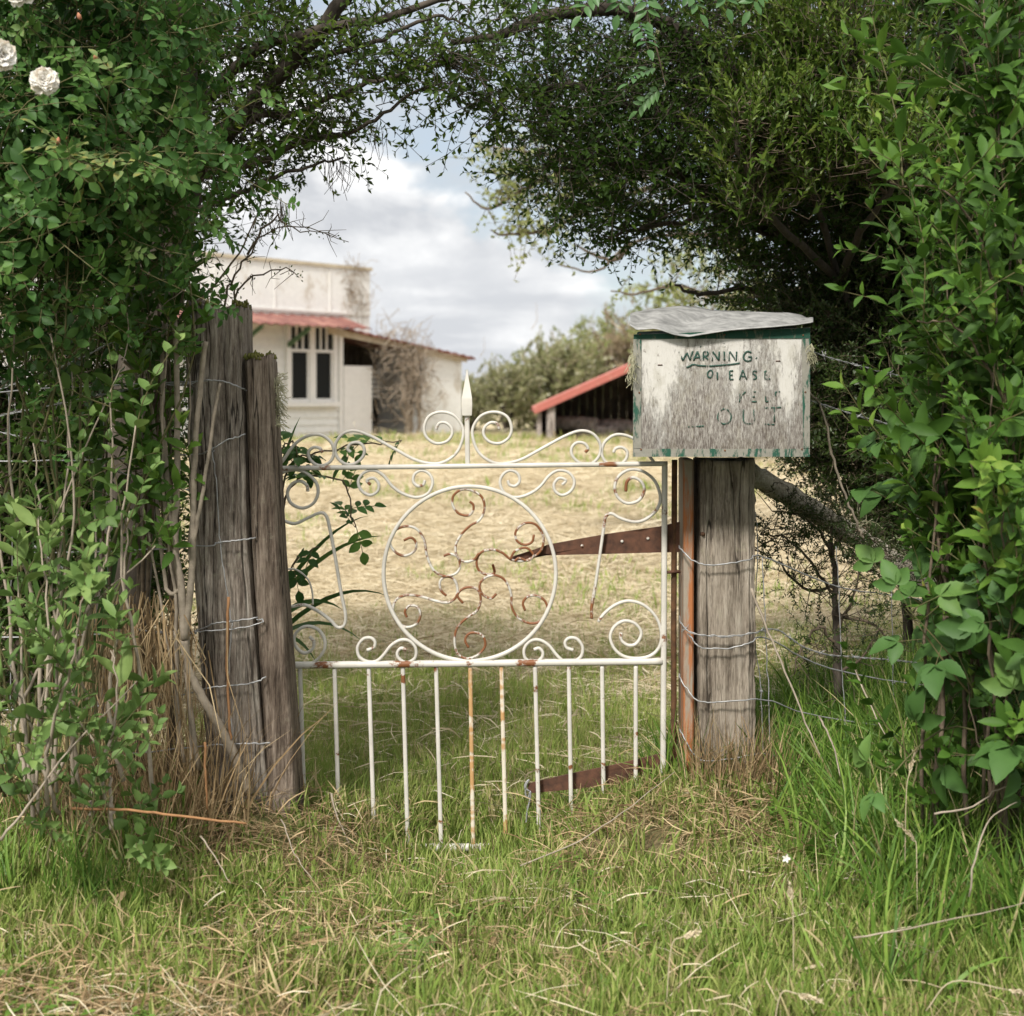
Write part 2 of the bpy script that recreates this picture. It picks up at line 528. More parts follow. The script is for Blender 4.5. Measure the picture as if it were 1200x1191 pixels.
M['ground'] = ground_mat()
M['white_board'] = paint_mat('weatherboard_paint', (.77, .77, .74), (.42, .39, .33), .33, 3, (1, 1, 3), .7, (.5, .48, .42), False, .3)
M['white_sheet'] = paint_mat('parapet_paint', (.76, .765, .745), (.46, .42, .36), .40, 2, (1, 1, .6), .7, (.56, .52, .45), False, .25)
M['trim_white'] = paint_mat('window_paint', (.78, .77, .74), (.5, .48, .42), .3, 5, (1, 1, 1), .6, None, False)
M['red_roof'] = paint_mat('red_roof_paint', (.18, .075, .062), (.26, .15, .12), .47, 2.5, (1, 1, 1), .6, (.30, .12, .09), False, .2)
M['shed_red'] = paint_mat('shed_roof_paint', (.36, .115, .09), (.50, .26, .20), .42, 3, (1, 1, 1), .6, (.28, .10, .07), False, .2)
M['bracket'] = plain_mat('bracket_green', (.06, .12, .06), (.12, .18, .09), 12, .7)
M['dark_in'] = plain_mat('dark_interior', (.018, .017, .016), (.04, .037, .033), 3, .9)
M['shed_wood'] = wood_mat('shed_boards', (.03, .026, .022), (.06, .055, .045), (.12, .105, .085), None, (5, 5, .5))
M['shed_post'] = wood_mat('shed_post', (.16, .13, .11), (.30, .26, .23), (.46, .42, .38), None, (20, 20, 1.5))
M['fascia'] = plain_mat('porch_beam', (.42, .36, .26), (.56, .50, .38), 6, .8)
M['vine'] = plain_mat('dry_vine', (.24, .19, .14), (.42, .35, .27), 8, .9)
M['pane'], _nt, _b = nodes('window_pane')
_b.inputs['Base Color'].default_value = (.012, .014, .014, 1)
_b.inputs['Roughness'].default_value = .5
_b.inputs['Specular IOR Level'].default_value = .1


# ------------------------------------------------------------------ leaves and shoots
class Tpl:
    def __init__(s, mb):
        s.v, s.q, s.t, s.a, s.mq, s.mt = mb.arrays()


def leaf_tpl(L=1., w=.3, st=4, fold=.25, curl=.15, tipw=.9, serr=0, m=0, base=0.0):
    """leaf along +x, face +z; three points across"""
    t = np.linspace(0, 1, st + 1)
    prof = np.sin(PI * t ** tipw) ** .85
    prof[0], prof[-1] = .02, .0
    if serr:
        prof = prof * (1 + serr * np.where(np.arange(st + 1) % 2, 1, -1))
        prof = np.clip(prof, 0, None)
    hw = prof * w * .5
    z = -curl * t ** 2 * L
    x = base + t * L
    Lv = np.stack([x, hw, z + fold * hw * 1.2], 1)
    Mv = np.stack([x, 0 * x, z], 1)
    Rv = np.stack([x, -hw, z + fold * hw * 1.2], 1)
    v = np.stack([Lv, Mv, Rv], 1).reshape(-1, 3)[:-2]
    v[-1] = Mv[-1]
    q, tr = [], []
    for i in range(st - 1):
        a = i * 3
        q += [[a + 1, a + 4, a + 3, a], [a + 2, a + 5, a + 4, a + 1]]
    a = (st - 1) * 3
    e = st * 3
    tr += [[a + 1, e, a], [a + 2, e, a + 1]]
    return Tpl(MB().add(v, q, tr, .5, m, m))


def simple_leaf(L=1., w=.35, fold=.3, curl=.1):
    v = [[0, 0, 0], [.45 * L, w / 2, fold * w * .5], [L, 0, -curl * L], [.45 * L, -w / 2, fold * w * .5], [.5 * L, 0, -curl * .2 * L]]
    return Tpl(MB().add(v, None, [[0, 4, 1], [1, 4, 2], [2, 4, 3], [3, 4, 0]], .5))


def rot_z(D, roll=None):
    """rotation matrices whose z axis is D"""
    D = np.atleast_2d(D).astype(float)
    D = D / (np.linalg.norm(D, axis=1)[:, None] + 1e-12)
    ref = np.where(np.abs(D[:, 2:3]) < .95, np.array([[0, 0, 1.]]), np.array([[1., 0, 0]]))
    X = np.cross(ref, D)
    X /= np.linalg.norm(X, axis=1)[:, None]
    Y = np.cross(D, X)
    if roll is not None:
        c, s = np.cos(roll)[:, None], np.sin(roll)[:, None]
        X, Y = X * c + Y * s, Y * c - X * s
    return np.stack([X, Y, D], -1)


def rot_x(Xd, up):
    """rotation whose x axis is Xd and z axis is near up"""
    X = Xd / (np.linalg.norm(Xd, axis=-1)[..., None] + 1e-12)
    Y = np.cross(up, X)
    Y /= np.linalg.norm(Y, axis=-1)[..., None] + 1e-12
    Z = np.cross(X, Y)
    return np.stack([X, Y, Z], -1)


def scatter(mb, tp, P, R, S, A=None, mo=0, wa=.55):
    n = len(P)
    if n == 0:
        return
    S = np.asarray(S, float)
    S = np.broadcast_to(S, (n,)) if S.ndim < 2 else S
    k = len(tp.v)
    vv = tp.v[None] * (S[:, None, None] if S.ndim == 1 else S[:, None, :])
    v = np.einsum('nij,nkj->nki', R, vv) + P[:, None]
    A = rng.random(n) if A is None else A
    a = np.clip(tp.a[None] * wa + A[:, None] * (1 - wa), 0, 1)
    off = (np.arange(n) * k)[:, None, None]
    q = (tp.q[None] + off).reshape(-1, 4) if len(tp.q) else None
    t = (tp.t[None] + off).reshape(-1, 3) if len(tp.t) else None
    mb.add(v.reshape(-1, 3), q, t, a.ravel(), np.tile(tp.mq, n) + mo, np.tile(tp.mt, n) + mo)


def shoot(leaf, L, nodes_, size=(1, .5), elev=.6, kind='opp', r=.0015, bend=.15, t0=.1, seed=0, jit=.25, stem=True, seg=4, up_tip=0.25):
    """a stem along +z with leaves; slot 0 leaves, slot 1 stem"""
    g = np.random.default_rng(seed)
    mb = MB()
    b1, b2 = g.normal(0, bend, 2)
    s = lambda t: np.stack([b1 * t ** 2 * L + .03 * L * np.sin(5 * t + b2 * 9), b2 * t ** 2 * L + .03 * L * np.sin(4 * t + b1 * 7), t * L], -1)
    tt = np.linspace(0, 1, 6)
    if stem:
        mb.tube(s(tt), np.linspace(r, r * .45, 6), seg, a=.5, m=1, cap=False)
    for i in range(nodes_):
        t = t0 + (1 - t0) * (i + .5 * g.random()) / max(1, nodes_ - .5)
        t = min(t, 1)
        sc = size[0] + (size[1] - size[0]) * t ** 1.5
        angs = [i * PI / 2, i * PI / 2 + PI] if kind == 'opp' else [i * 2.4]
        if i == nodes_ - 1:
            angs = angs + [angs[0] + PI / 2]
        for an in angs:
            an = an + g.normal(0, jit)
            e = elev + g.normal(0, jit * .8) + up_tip * t * 2
            d = np.array([math.cos(an) * math.cos(e), math.sin(an) * math.cos(e), math.sin(e)])
            up = np.array([-math.cos(an) * math.sin(e), -math.sin(an) * math.sin(e), math.cos(e)]) + g.normal(0, .25, 3)
            Rm = rot_x(d, up)
            v = (leaf.v * sc * (1 + g.normal(0, .12))) @ Rm.T + s(np.array(t))
            mb.add(v, leaf.q, leaf.t, np.clip(g.random() * .7 + .3 * t ** 2 + (leaf.a - .5) * .5, 0, 1), leaf.mq, leaf.mt)
    return Tpl(mb)


def compound(leaflet, n_pairs, L, size, drop=.1, m=0, terminal=True, seed=0):
    g = np.random.default_rng(seed)
    mb = MB()
    f = lambda t: np.array([t * L, 0, -drop * t * t * L])
    mb.tube([f(t) for t in np.linspace(0, 1, 5)], [.0009] * 5, 3, m=1, cap=False)
    for i in range(n_pairs):
        t = .25 + .7 * i / n_pairs
        for sg in (1, -1):
            d = np.array([.62, sg, -.05 + g.normal(0, .2)])
            Rm = rot_x(d / np.linalg.norm(d), np.array([g.normal(0, .2), g.normal(0, .2), 1.]))
            mb.add((leaflet.v * size * (1 + g.normal(0, .1))) @ Rm.T + f(t), leaflet.q, leaflet.t, np.clip(.5 + g.normal(0, .12), 0, 1), m, m)
    if terminal:
        Rm = rot_x(np.array([1, 0, -.2]), np.array([0, 0, 1.]))
        mb.add((leaflet.v * size * 1.1) @ Rm.T + f(1), leaflet.q, leaflet.t, .5, m, m)
    return Tpl(mb)


lf_lance = leaf_tpl(1, .36, 4, .35, .18, .95)
lf_ovate = leaf_tpl(1, .58, 4, .3, .15, .8)
lf_pin = leaf_tpl(1, .46, 4, .3, .15, .8)
lf_big = leaf_tpl(1, .62, 13, .35, .28, .78, serr=.045)
lf_simple = simple_leaf(1, .40, .35, .12)
lf_small = simple_leaf(1, .45, .3, .1)

SH = {}
SH['lance'] = [shoot(lf_lance, .30, 7, (.070, .040), .35, 'opp', .0017, .18, .12, 20 + i, up_tip=.3) for i in range(5)]
SH['lance_tip'] = [shoot(lf_lance, .14, 5, (.058, .030), .55, 'opp', .0014, .12, .1, 40 + i, up_tip=.3) for i in range(4)]
SH['privet'] = [shoot(lf_ovate, .24, 6, (.045, .025), .45, 'opp', .0016, .15, .15, 60 + i, up_tip=.3) for i in range(4)]
rose_leaf = [compound(lf_ovate, 2, .055, .030, .15, seed=i) for i in range(3)]
SH['rose'] = [shoot(rose_leaf[i % 3], .24, 6, (1.05, .7), .15, 'alt', .0018, .25, .1, 80 + i) for i in range(5)]
SH['tree'] = [shoot(lf_simple, .20, 15, (.028, .018), .4, 'alt', .0014, .25, .08, 100 + i, seg=3) for i in range(6)]
SH['totara'] = [shoot(lf_simple, .13, 15, (.030, .019), .75, 'alt', .0012, .2, .08, 120 + i, seg=3, up_tip=.2) for i in range(5)]
SH['hedge'] = [shoot(lf_small, .16, 18, (.017, .011), .4, 'opp', .0012, .3, .05, 140 + i, seg=3) for i in range(5)]
bram_leaf = []
for i in range(3):
    mb = MB()
    g = np.random.default_rng(i)
    mb.tube([[0, 0, 0], [.5, 0, -.03], [1, 0, -.08]], [.012] * 3, 4, m=1, cap=False)
    for an, sc in ((0, 1.05), (1.15, .85), (-1.15, .85)):
        d = np.array([math.cos(an), math.sin(an), -.25])
        Rm = rot_x(d / np.linalg.norm(d), np.array([0, g.normal(0, .2), 1.]))
        mb.add((lf_big.v * sc) @ Rm.T + [1, 0, -.08], lf_big.q, lf_big.t, .5 + g.normal(0, .1))
    bram_leaf.append(Tpl(mb))
SH['bramble'] = [shoot(bram_leaf[i % 3], .22, 3, (.088, .06), .2, 'alt', .003, .3, .2, 160 + i) for i in range(4)]
pin_leaf = [compound(lf_pin, 5, .17, .056, .3, seed=10 + i) for i in range(3)]
SH['pinnate'] = [shoot(pin_leaf[i], .22, 5, (1, .75), .05, 'alt', .0022, .2, .1, 180 + i) for i in range(3)]
SH['sparse'] = [shoot(lf_ovate, .34, 7, (.055, .04), .3, 'alt', .003, .3, .1, 200 + i) for i in range(4)]
SH['far'] = [shoot(lf_small, .55, 13, (.17, .11), .5, 'alt', .012, .2, .05, 220 + i, seg=3) for i in range(4)]
SH['bare'] = [shoot(lf_small, .7, 1, (.02, .02), .5, 'alt', .008, .5, .8, 240 + i, seg=3) for i in range(4)]


def in_poly(px, py, poly):
    poly = np.asarray(poly, float)
    ins = np.zeros(len(px), bool)
    j = len(poly) - 1
    for i in range(len(poly)):
        xi, yi = poly[i]
        xj, yj = poly[j]
        c = ((yi > py) != (yj > py)) & (px < (xj - xi) * (py - yi) / (yj - yi + 1e-9) + xi)
        ins ^= c
        j = i
    return ins


ARCH = [(205, 900), (212, 365), (228, 305), (285, 262), (330, 222), (392, 200), (440, 158), (500, 128), (560, 140), (600, 200),
        (640, 268), (690, 296), (740, 300), (800, 292), (858, 306), (850, 338), (800, 352), (905, 372), (910, 545),
        (1000, 622), (1075, 690), (1085, 790), (880, 900)]


BOXZ = [(728, 345), (962, 345), (962, 545), (892, 560), (892, 900), (785, 900), (785, 545), (728, 545)]


STRUT = [(880, 535), (960, 575), (1078, 655), (1088, 780), (1040, 800), (880, 800)]


LPOST = [(222, 352), (330, 352), (362, 985), (262, 985)]


def clear_box(P, x, y):
    return ~((in_poly(x, y, LPOST) & (P[:, 1] < 3.6)) | (in_poly(x, y, BOXZ) & (P[:, 1] < 3.9)) | (in_poly(x, y, STRUT) & (P[:, 1] < 3.78)))


def foliage(mb, kind, ells, mo=0, up=.5, out=.8, jit=.5, scale=(.8, 1.2), clip=True, abias=0.0, keep=None, tipd=.5):
    """ells: (px, py, Y, rx, ry, rz in metres, count)"""
    allP = []
    for e in ells:
        c = W(e[0], e[1], e[2])
        r = np.array(e[3:6], float)
        n = int(e[6])
        u = rng.normal(size=(n, 3))
        u /= np.linalg.norm(u, axis=1)[:, None]
        rad = rng.random(n) ** .45
        lump = 1 + .22 * np.sin(u[:, 0] * 5 + e[0]) * np.cos(u[:, 2] * 6 + e[1]) + .1 * np.sin(u[:, 1] * 11 + u[:, 2] * 9)
        loc = u * (rad * lump)[:, None] * r
        P = c + loc
        D = u * out * rad[:, None] + np.array([0, 0, up]) + rng.normal(0, jit, (n, 3))
        ok = P[:, 1] > 1.2
        if clip:
            tip = P + D / np.linalg.norm(D, axis=1)[:, None] * .11
            for Q in (P, tip):
                x, y = PX(Q)
                ok &= ~in_poly(x + rng.normal(0, 9, n), y + rng.normal(0, 9, n), ARCH)
        ok &= P[:, 2] > H(P[:, 0], P[:, 1]) + .03
        if keep is not None:
            ok &= keep(P)
        P, D = P[ok], D[ok]
        n = len(P)
        R = rot_z(D, rng.random(n) * 2 * PI)
        S = rng.uniform(*scale, n)
        k = rng.integers(0, len(SH[kind]), n)
        A = np.clip(rng.random(n) + abias, 0, 1)
        for i, tp in enumerate(SH[kind]):
            s = k == i
            scatter(mb, tp, P[s], R[s], S[s], A[s], mo)
        allP.append(P)
    return np.vstack(allP)


def link_twigs(mb, P, limb, frac=.5, r=.002, m=1, seg=3):
    """thin branches from the nearest limb point to the shoots"""
    if len(P) == 0:
        return
    sel = P[rng.random(len(P)) < frac]
    for p in sel:
        d = np.linalg.norm(limb - p, axis=1) + .5 * np.abs(limb[:, 2] - p[2])
        j = np.argmin(d + rng.random(len(d)) * .05)
        a = limb[j]
        L = np.linalg.norm(p - a)
        if L > 1.4 or L < .02:
            continue
        mid = (a + p) / 2 + np.array([0, 0, .10 * L]) + rng.normal(0, .06 * L, 3)
        mb.tube([a, (a * .75 + mid * .5) / 1.25, mid, (p * .75 + mid * .5) / 1.25, p], np.linspace(r * (1 + L * 1.6), r * .6, 5), seg, m=m, cap=False)


def limb(mb, pts, r0, r1, seg=8, n=5, m=0, wig=.01):
    p = catmull([W(*q) if len(q) == 3 else q for q in pts], n)
    p = p + rng.normal(0, wig * .3, p.shape)
    mb.tube(p, np.linspace(r0, r1, len(p)), seg, m=m)
    return p


# ------------------------------------------------------------------ camera, world, sun
cam = bpy.data.cameras.new('camera')
co = bpy.data.objects.new('camera', cam)
COL.objects.link(co)
co.location = (0, 0, CZ)
co.rotation_euler = (PI / 2, 0, 0)
cam.sensor_fit = 'HORIZONTAL'
cam.sensor_width = 56
cam.lens = 80
cam.shift_y = -(595.5 - HY) / 1200
cam.clip_start = .05
cam.clip_end = 6000
cam.dof.use_dof = True
cam.dof.focus_distance = 3.62
cam.dof.aperture_fstop = 8
scene.camera = co

SUN_EL, SUN_AZ = math.radians(46), math.radians(203)      # azimuth clockwise from +y; the sun stands behind the camera on the left
sd = np.array([math.sin(SUN_AZ) * math.cos(SUN_EL), math.cos(SUN_AZ) * math.cos(SUN_EL), math.sin(SUN_EL)])
wd = bpy.data.worlds.new('World')
scene.world = wd
wd.use_nodes = True
nt = wd.node_tree
bg = nt.nodes['Background']
sky = nd(nt, 'ShaderNodeTexSky', sky_type='NISHITA', sun_disc=False, sun_elevation=SUN_EL, sun_rotation=SUN_AZ)
dirv = nd(nt, 'ShaderNodeTexCoord').outputs['Generated']
sep = nd(nt, 'ShaderNodeSeparateXYZ', {0: dirv})
dx, dz = sep.outputs['X'], sep.outputs['Z']


def dmap(sx, sy, sz, lx=0, ly=0, lz=0):
    return nd(nt, 'ShaderNodeMapping', {'Vector': dirv, 'Scale': (sx, sy, sz), 'Location': (lx, ly, lz)}).outputs[0]


billow = noise(nt, 1, 9, .58, dmap(9, 9, 13, .3, .1, .6), dist=.3)
billow2 = noise(nt, 1, 9, .58, dmap(9, 9, 13, .3 - .16, .1, .6 - .35), dist=.3)
layer = noise(nt, 1, 7, .55, dmap(7, 7, 34, 1.7, 0, .2))
# the big cumulus stands to the left of a line that falls towards the right
edge = math_(nt, 'SUBTRACT', math_(nt, 'SUBTRACT', .100, math_(nt, 'MULTIPLY', dx, .78)), dz)
edge = math_(nt, 'ADD', edge, math_(nt, 'MULTIPLY', math_(nt, 'SUBTRACT', billow, .5), .17))
cum = nd(nt, 'ShaderNodeMapRange', {'Value': edge, 'From Min': -.006, 'From Max': .02}, interpolation_type='SMOOTHSTEP').outputs[0]
veil = ramp(nt, layer, [(.30, bw(.42)), (.62, bw(1))])
back = mix(nt, veil, sky.outputs[0], (4.5, 4.85, 5.2))
relief = math_(nt, 'ADD', .5, math_(nt, 'MULTIPLY', math_(nt, 'SUBTRACT', billow, billow2), 3.3), clamp=True)
white = mix(nt, relief, (4.6, 4.75, 5.0), (8.0, 8.0, 7.95))
lay2 = ramp(nt, layer, [(.36, bw(0)), (.60, bw(1))])
lowmask = nd(nt, 'ShaderNodeMapRange', {'Value': dz, 'From Min': .125, 'From Max': .065}).outputs[0]
white = mix(nt, math_(nt, 'MULTIPLY', lowmask, lay2), white, (4.8, 4.95, 5.2))
cloud = mix(nt, cum, back, white)
high = nd(nt, 'ShaderNodeMapRange', {'Value': dz, 'From Min': .25, 'From Max': .6}).outputs[0]
over = mix(nt, ramp(nt, billow, [(.3, bw(0)), (.7, bw(1))]), (8.2, 8.2, 8.05), (13.5, 13.2, 12.6))
cloud = mix(nt, high, cloud, over)
nt.links.new(cloud, bg.inputs['Color'])
bg.inputs['Strength'].default_value = .1

sl = bpy.data.lights.new('sun', 'SUN')
sl.energy = 3.7
sl.angle = math.radians(9)
sl.color = (1, .96, .90)
so = bpy.data.objects.new('sun', sl)
COL.objects.link(so)
so.location = (-20, -30, 40)
from mathutils import Vector
so.rotation_euler = Vector(-sd).to_track_quat('-Z', 'Y').to_euler()

vs = scene.view_settings
vs.view_transform = 'Standard'
vs.look = 'None'
vs.gamma = 1
vs.exposure = .55
cy = scene.cycles
cy.max_bounces = 8
cy.diffuse_bounces = 4
cy.glossy_bounces = 2
cy.transmission_bounces = 4
cy.transparent_max_bounces = 8
cy.caustics_reflective = False
cy.caustics_refractive = False
cy.use_adaptive_sampling = True
cy.adaptive_threshold = .015
scene.render.use_persistent_data = False

# ------------------------------------------------------------------ ground
ys = np.concatenate([np.arange(-6, 1.8, .4), np.arange(1.8, 7.5, .05), np.geomspace(7.5, 90, 90), np.geomspace(95, 4000, 14)])
xs0 = np.concatenate([np.arange(0, 2.2, .05), np.geomspace(2.2, 45, 34), np.geomspace(50, 3000, 12)])
xs = np.concatenate([-xs0[:0:-1], xs0])
X, Y = np.meshgrid(xs, ys)
V = np.stack([X, Y, H(X, Y)], -1).reshape(-1, 3)
ny, nx = X.shape
i = (np.arange(ny - 1)[:, None] * nx + np.arange(nx - 1)[None]).ravel()
Q = np.stack([i, i + 1, i + nx + 1, i + nx], 1)
g_ = MB().add(V, Q)
o = g_.build('ground', M['ground'], origin=(0, 0, 0))
o['kind'] = 'structure'
#PART2

# ------------------------------------------------------------------ ornamental gate
GY = 3.66


def zp(pts, Y=GY):
    return np.array([W(300 + x / 2.308, 460 + y / 2.308, Y) for x, y in pts])


gate = thing('ornamental_gate', 'white wrought iron scroll gate with flaking rusty paint, hung between two weathered posts', 'gate', W(555, 993, GY))


def scroll(pts, a=.35, mat='gate', fl=(.0039, .0065), name='scroll', Y=GY):
    p = catmull(zp(pts, Y), 6)
    n = len(p)
    t = np.linspace(0, 1, n)
    ends = np.exp(-(np.minimum(t, 1 - t) / .06) ** 2) * .35
    aa = np.clip(a + ends + .12 * np.sin(t * 40 + pts[0][0]), 0, 1)
    return MB().tube(p, 1, 8, a=aa, flat=fl).build(name, M[mat], gate)


mir = lambda pts, c=573: [(2 * c - x, y) for x, y in pts]
sB = [(487, 100), (495, 84), (512, 82), (528, 95), (530, 115), (515, 133), (487, 138), (462, 122), (455, 95), (468, 65), (500, 53), (535, 62), (557, 90),
      (560, 120), (545, 160), (515, 185), (480, 193), (430, 182), (370, 150), (310, 118), (268, 104), (235, 112), (215, 140), (218, 172), (240, 193),
      (268, 192), (290, 172), (292, 150), (278, 136), (258, 138), (248, 152), (256, 162)]
scroll(sB, .22)
scroll(mir(sB), .22)
sD = [(62, 196), (75, 182), (105, 140), (140, 118), (175, 115), (203, 135), (211, 165), (198, 190), (170, 198), (147, 183), (142, 162), (155, 149), (172, 151), (180, 163)]
scroll(sD, .3)
scroll(mir(sD), .3)
sE = [(310, 250), (300, 238), (318, 232), (332, 248), (328, 268), (308, 278), (285, 265), (277, 240), (292, 217), (320, 211), (345, 225), (370, 255), (400, 275),
      (435, 284), (465, 273), (478, 245), (470, 222), (450, 211), (430, 220), (425, 240), (437, 253), (452, 250), (457, 238)]
scroll(sE, .25, fl=(.0038, .006))
scroll(mir(sE, 569), .25, fl=(.0038, .006))
scroll([(40, 250), (65, 222), (95, 210), (130, 215), (160, 240), (168, 270), (155, 300), (125, 313), (95, 300), (85, 272), (97, 248), (120, 240), (138, 252), (140, 268)], .28)
scroll([(40, 335), (75, 347), (105, 355), (140, 340), (172, 326), (190, 334), (200, 370), (215, 450), (230, 540), (242, 600), (238, 630), (220, 635), (200, 615),
        (165, 590), (130, 575), (95, 580)], .3)
scroll([(103, 735), (150, 733), (180, 705), (187, 675), (172, 645), (145, 633), (118, 640), (103, 665), (110, 690), (130, 705), (152, 695), (157, 675), (145, 660)], .3)
scroll([(80, 478), (110, 480), (140, 505), (152, 540), (154, 575)], .25, fl=(.0022, .0022), name='tie_wire')
scroll([(1000, 268), (1003, 242), (1020, 230), (1042, 242), (1050, 265), (1035, 292), (1005, 300), (980, 285), (970, 258), (980, 228), (1010, 209), (1045, 213),
        (1075, 235), (1090, 265), (1093, 295), (1080, 322), (1050, 345), (1020, 350), (985, 340), (962, 328), (946, 336), (940, 370), (930, 440), (918, 520),
        (908, 580), (908, 612)], .5)
scroll([(925, 620), (945, 595), (975, 573), (1010, 564), (1050, 576), (1082, 608), (1096, 650), (1090, 690), (1060, 715), (1010, 718), (975, 700), (958, 665),
        (968, 635), (995, 618), (1025, 625), (1042, 650), (1030, 678), (1008, 684), (988, 670), (987, 650)], .2)
a_ = np.linspace(0, 2 * PI, 33)[:-1]
ring = [(578 + 233 * math.cos(t), 490 + 236 * math.sin(t)) for t in a_]
p = catmull(zp(ring), 3, closed=True)
p = np.vstack([p, p[:1]])
MB().tube(p, 1, 8, a=.2, flat=(.0050, .007), cap=False).build('ring', M['gate'], gate)
sI = [(300, 697), (318, 690), (322, 675), (310, 664), (290, 667), (275, 688), (279, 714), (300, 728), (325, 727), (345, 710), (365, 685), (390, 670), (415, 672),
      (432, 692), (430, 718), (408, 731), (388, 721), (382, 705), (392, 692), (407, 696)]
scroll(sI, .32, fl=(.0040, .006))
scroll(mir(sI, 579), .26, fl=(.0040, .006))
ros = [
    [(578, 295), (588, 305), (586, 322), (572, 333), (548, 327), (532, 305), (535, 278), (560, 262), (590, 268), (612, 285), (618, 315), (605, 345), (580, 360),
     (555, 385), (540, 415), (545, 445), (565, 458), (590, 452), (603, 435)],
    [(400, 400), (420, 393), (433, 408), (428, 430), (400, 442), (375, 430), (362, 405), (375, 375), (405, 362), (435, 370), (455, 400), (462, 440), (480, 480),
     (510, 497), (540, 490), (552, 470), (545, 445), (525, 437), (508, 442)],
    [(408, 608), (403, 592), (415, 577), (435, 580), (445, 600), (435, 625), (408, 635), (380, 620), (370, 590), (380, 560), (410, 548), (450, 553), (490, 565),
     (520, 568), (540, 555), (545, 530), (535, 505), (515, 498), (498, 510), (500, 535), (515, 550)],
    [(575, 690), (566, 670), (575, 653), (595, 650), (614, 660), (620, 685), (600, 710), (570, 720), (545, 705), (537, 670), (545, 635), (570, 610), (598, 590),
     (608, 560), (600, 535), (580, 527), (558, 532), (545, 550), (560, 570)],
    [(728, 590), (722, 570), (735, 552), (760, 550), (782, 565), (788, 590), (775, 615), (745, 625), (710, 610), (692, 580), (690, 545), (675, 510), (650, 495),
     (622, 500), (605, 520), (612, 545), (635, 557), (650, 545)],
    [(645, 485), (640, 465), (645, 488), (622, 492), (602, 480), (597, 455), (610, 432), (640, 425), (668, 435), (690, 452), (720, 456), (750, 445), (772, 425),
     (777, 390), (757, 358), (727, 354), (703, 375), (705, 400), (725, 412), (746, 405), (752, 385)]]
for k, (pt, a) in enumerate(zip(ros, (.72, .66, .62, .68, .72, .80))):
    scroll(pt, a, fl=(.0031, .0055), Y=GY + .002 * (k % 3))
scroll([(688, 452), (700, 430), (730, 420), (750, 440), (735, 455), (712, 448), (700, 456)], .8, fl=(.003, .004), name='rusty_knot')


def rail(name, a, b, h, d, mat='gate', at=.25):
    (x0, y0), (x1, y1) = a, b
    n = 60
    at = at + rng.normal(0, .05, n) + .42 * sum(np.exp(-((np.arange(n) - c_) / 1.6) ** 2) for c_ in rng.uniform(0, n, 4 if h > .012 else 2))
    mb = MB()
    pts = np.array([W(x0 + (x1 - x0) * t, y0 + (y1 - y0) * t, GY) for t in np.linspace(0, 1, n)])
    mb.tube(pts, 1, 8, a=at, flat=(h / 2, d / 2))
    return mb.build(name, M[mat], gate)


rail('top_rail', (321, 549), (782, 543.5), .0125, .020)
rail('middle_rail', (320, 780), (776, 775), .0165, .022, at=.32)
rail('bottom_rail', (345, 994), (785, 992), .018, .024, at=.40)
rail('stile', (779, 541), (776.5, 992), .0145, .017, at=.26)
rail('stile', (318, 549), (326, 994), .0165, .017, at=.3)
tp = [351.5, 392, 432, 472, 511, 551, 587.5, 627, 666.5, 705.5, 745]
bt = [358, 398, 439, 478, 517, 554.5, 593, 632, 670, 708, 745]
for k, (x0, x1) in enumerate(zip(tp, bt)):
    rail('picket', (x0, 780), (x1, 991), .0108, .0108, 'gate_stain' if k in (5, 6) else 'gate', .52 if k == 5 else .36 if k == 6 else .28)
# spear finial: shaft, collar and leaf-shaped head
sp = MB()
c0 = W(548, 545, GY)
cc = lambda py: W(547.3, py, GY)
sp.tube([c0, cc(488)], 1, 8, a=.25, flat=(.0062, .0062))
prof = [(489, .006), (487, .0165), (482, .0175), (474, .0185), (467, .018), (455, .012), (444, .006), (434, .0015)]
sp.tube([cc(y) for y, r in prof], [r for y, r in prof], 4, a=.22)
sp.build('spear_finial', M['gate'], gate, smooth=False)


def prism_y(poly, Y, th, a=.5, mb=None):
    """flat plate in the XZ plane from an outline given in photo points at depth Y"""
    mb = mb or MB()
    p = np.array([W(x, y, Y) for x, y in poly])
    n = len(p)
    c = p.mean(0)
    f = np.vstack([p, p + [0, th, 0], c, c + [0, th, 0]])
    j = np.arange(n)
    k = (j + 1) % n
    t = np.vstack([np.stack([j, k, np.full(n, 2 * n)], 1), np.stack([k + n, j + n, np.full(n, 2 * n + 1)], 1)])
    q = np.stack([j, j + n, k + n, k], 1)
    return mb.add(f, q, t, a)


def z2(p):
    return [(320 + x / 2.4, 740 + y / 2.4) for x, y in p]


def z1(p):
    return [(300 + x / 2.308, 460 + y / 2.308) for x, y in p]


up = z1([(1146, 350), (1092, 363), (950, 383), (860, 399), (790, 412), (745, 428), (688, 446), (686, 454), (700, 458), (745, 444), (790, 441), (860, 439), (950, 437), (1092, 433), (1146, 432)])
o = prism_y(up, GY + .014, .006).build('strap_hinge', M['rust'], smooth=False)
tag(o, 'upper rusty strap hinge tapering to a point across the gate scrolls', 'hinge', 'old strap hinges')
for x, y in ((882, 415), (990, 403), (1060, 395)):
    c = W(300 + x / 2.308, 460 + y / 2.308, GY + .0135)
    MB().tube([c, c - [0, .003, 0]], [.0042, .003], 8).build('bolt_head', M['gate'], o)
lo = z2([(718, 430), (735, 424), (850, 398), (960, 376), (1088, 345), (1132, 338), (1132, 382), (1088, 396), (1000, 425), (850, 444), (728, 455), (716, 445)])
o = prism_y(lo, GY + .022, .006).build('strap_hinge', M['rust'], smooth=False)
tag(o, 'lower rusty strap hinge half sunk in grass behind the gate pickets', 'hinge', 'old strap hinges')
mb = MB()
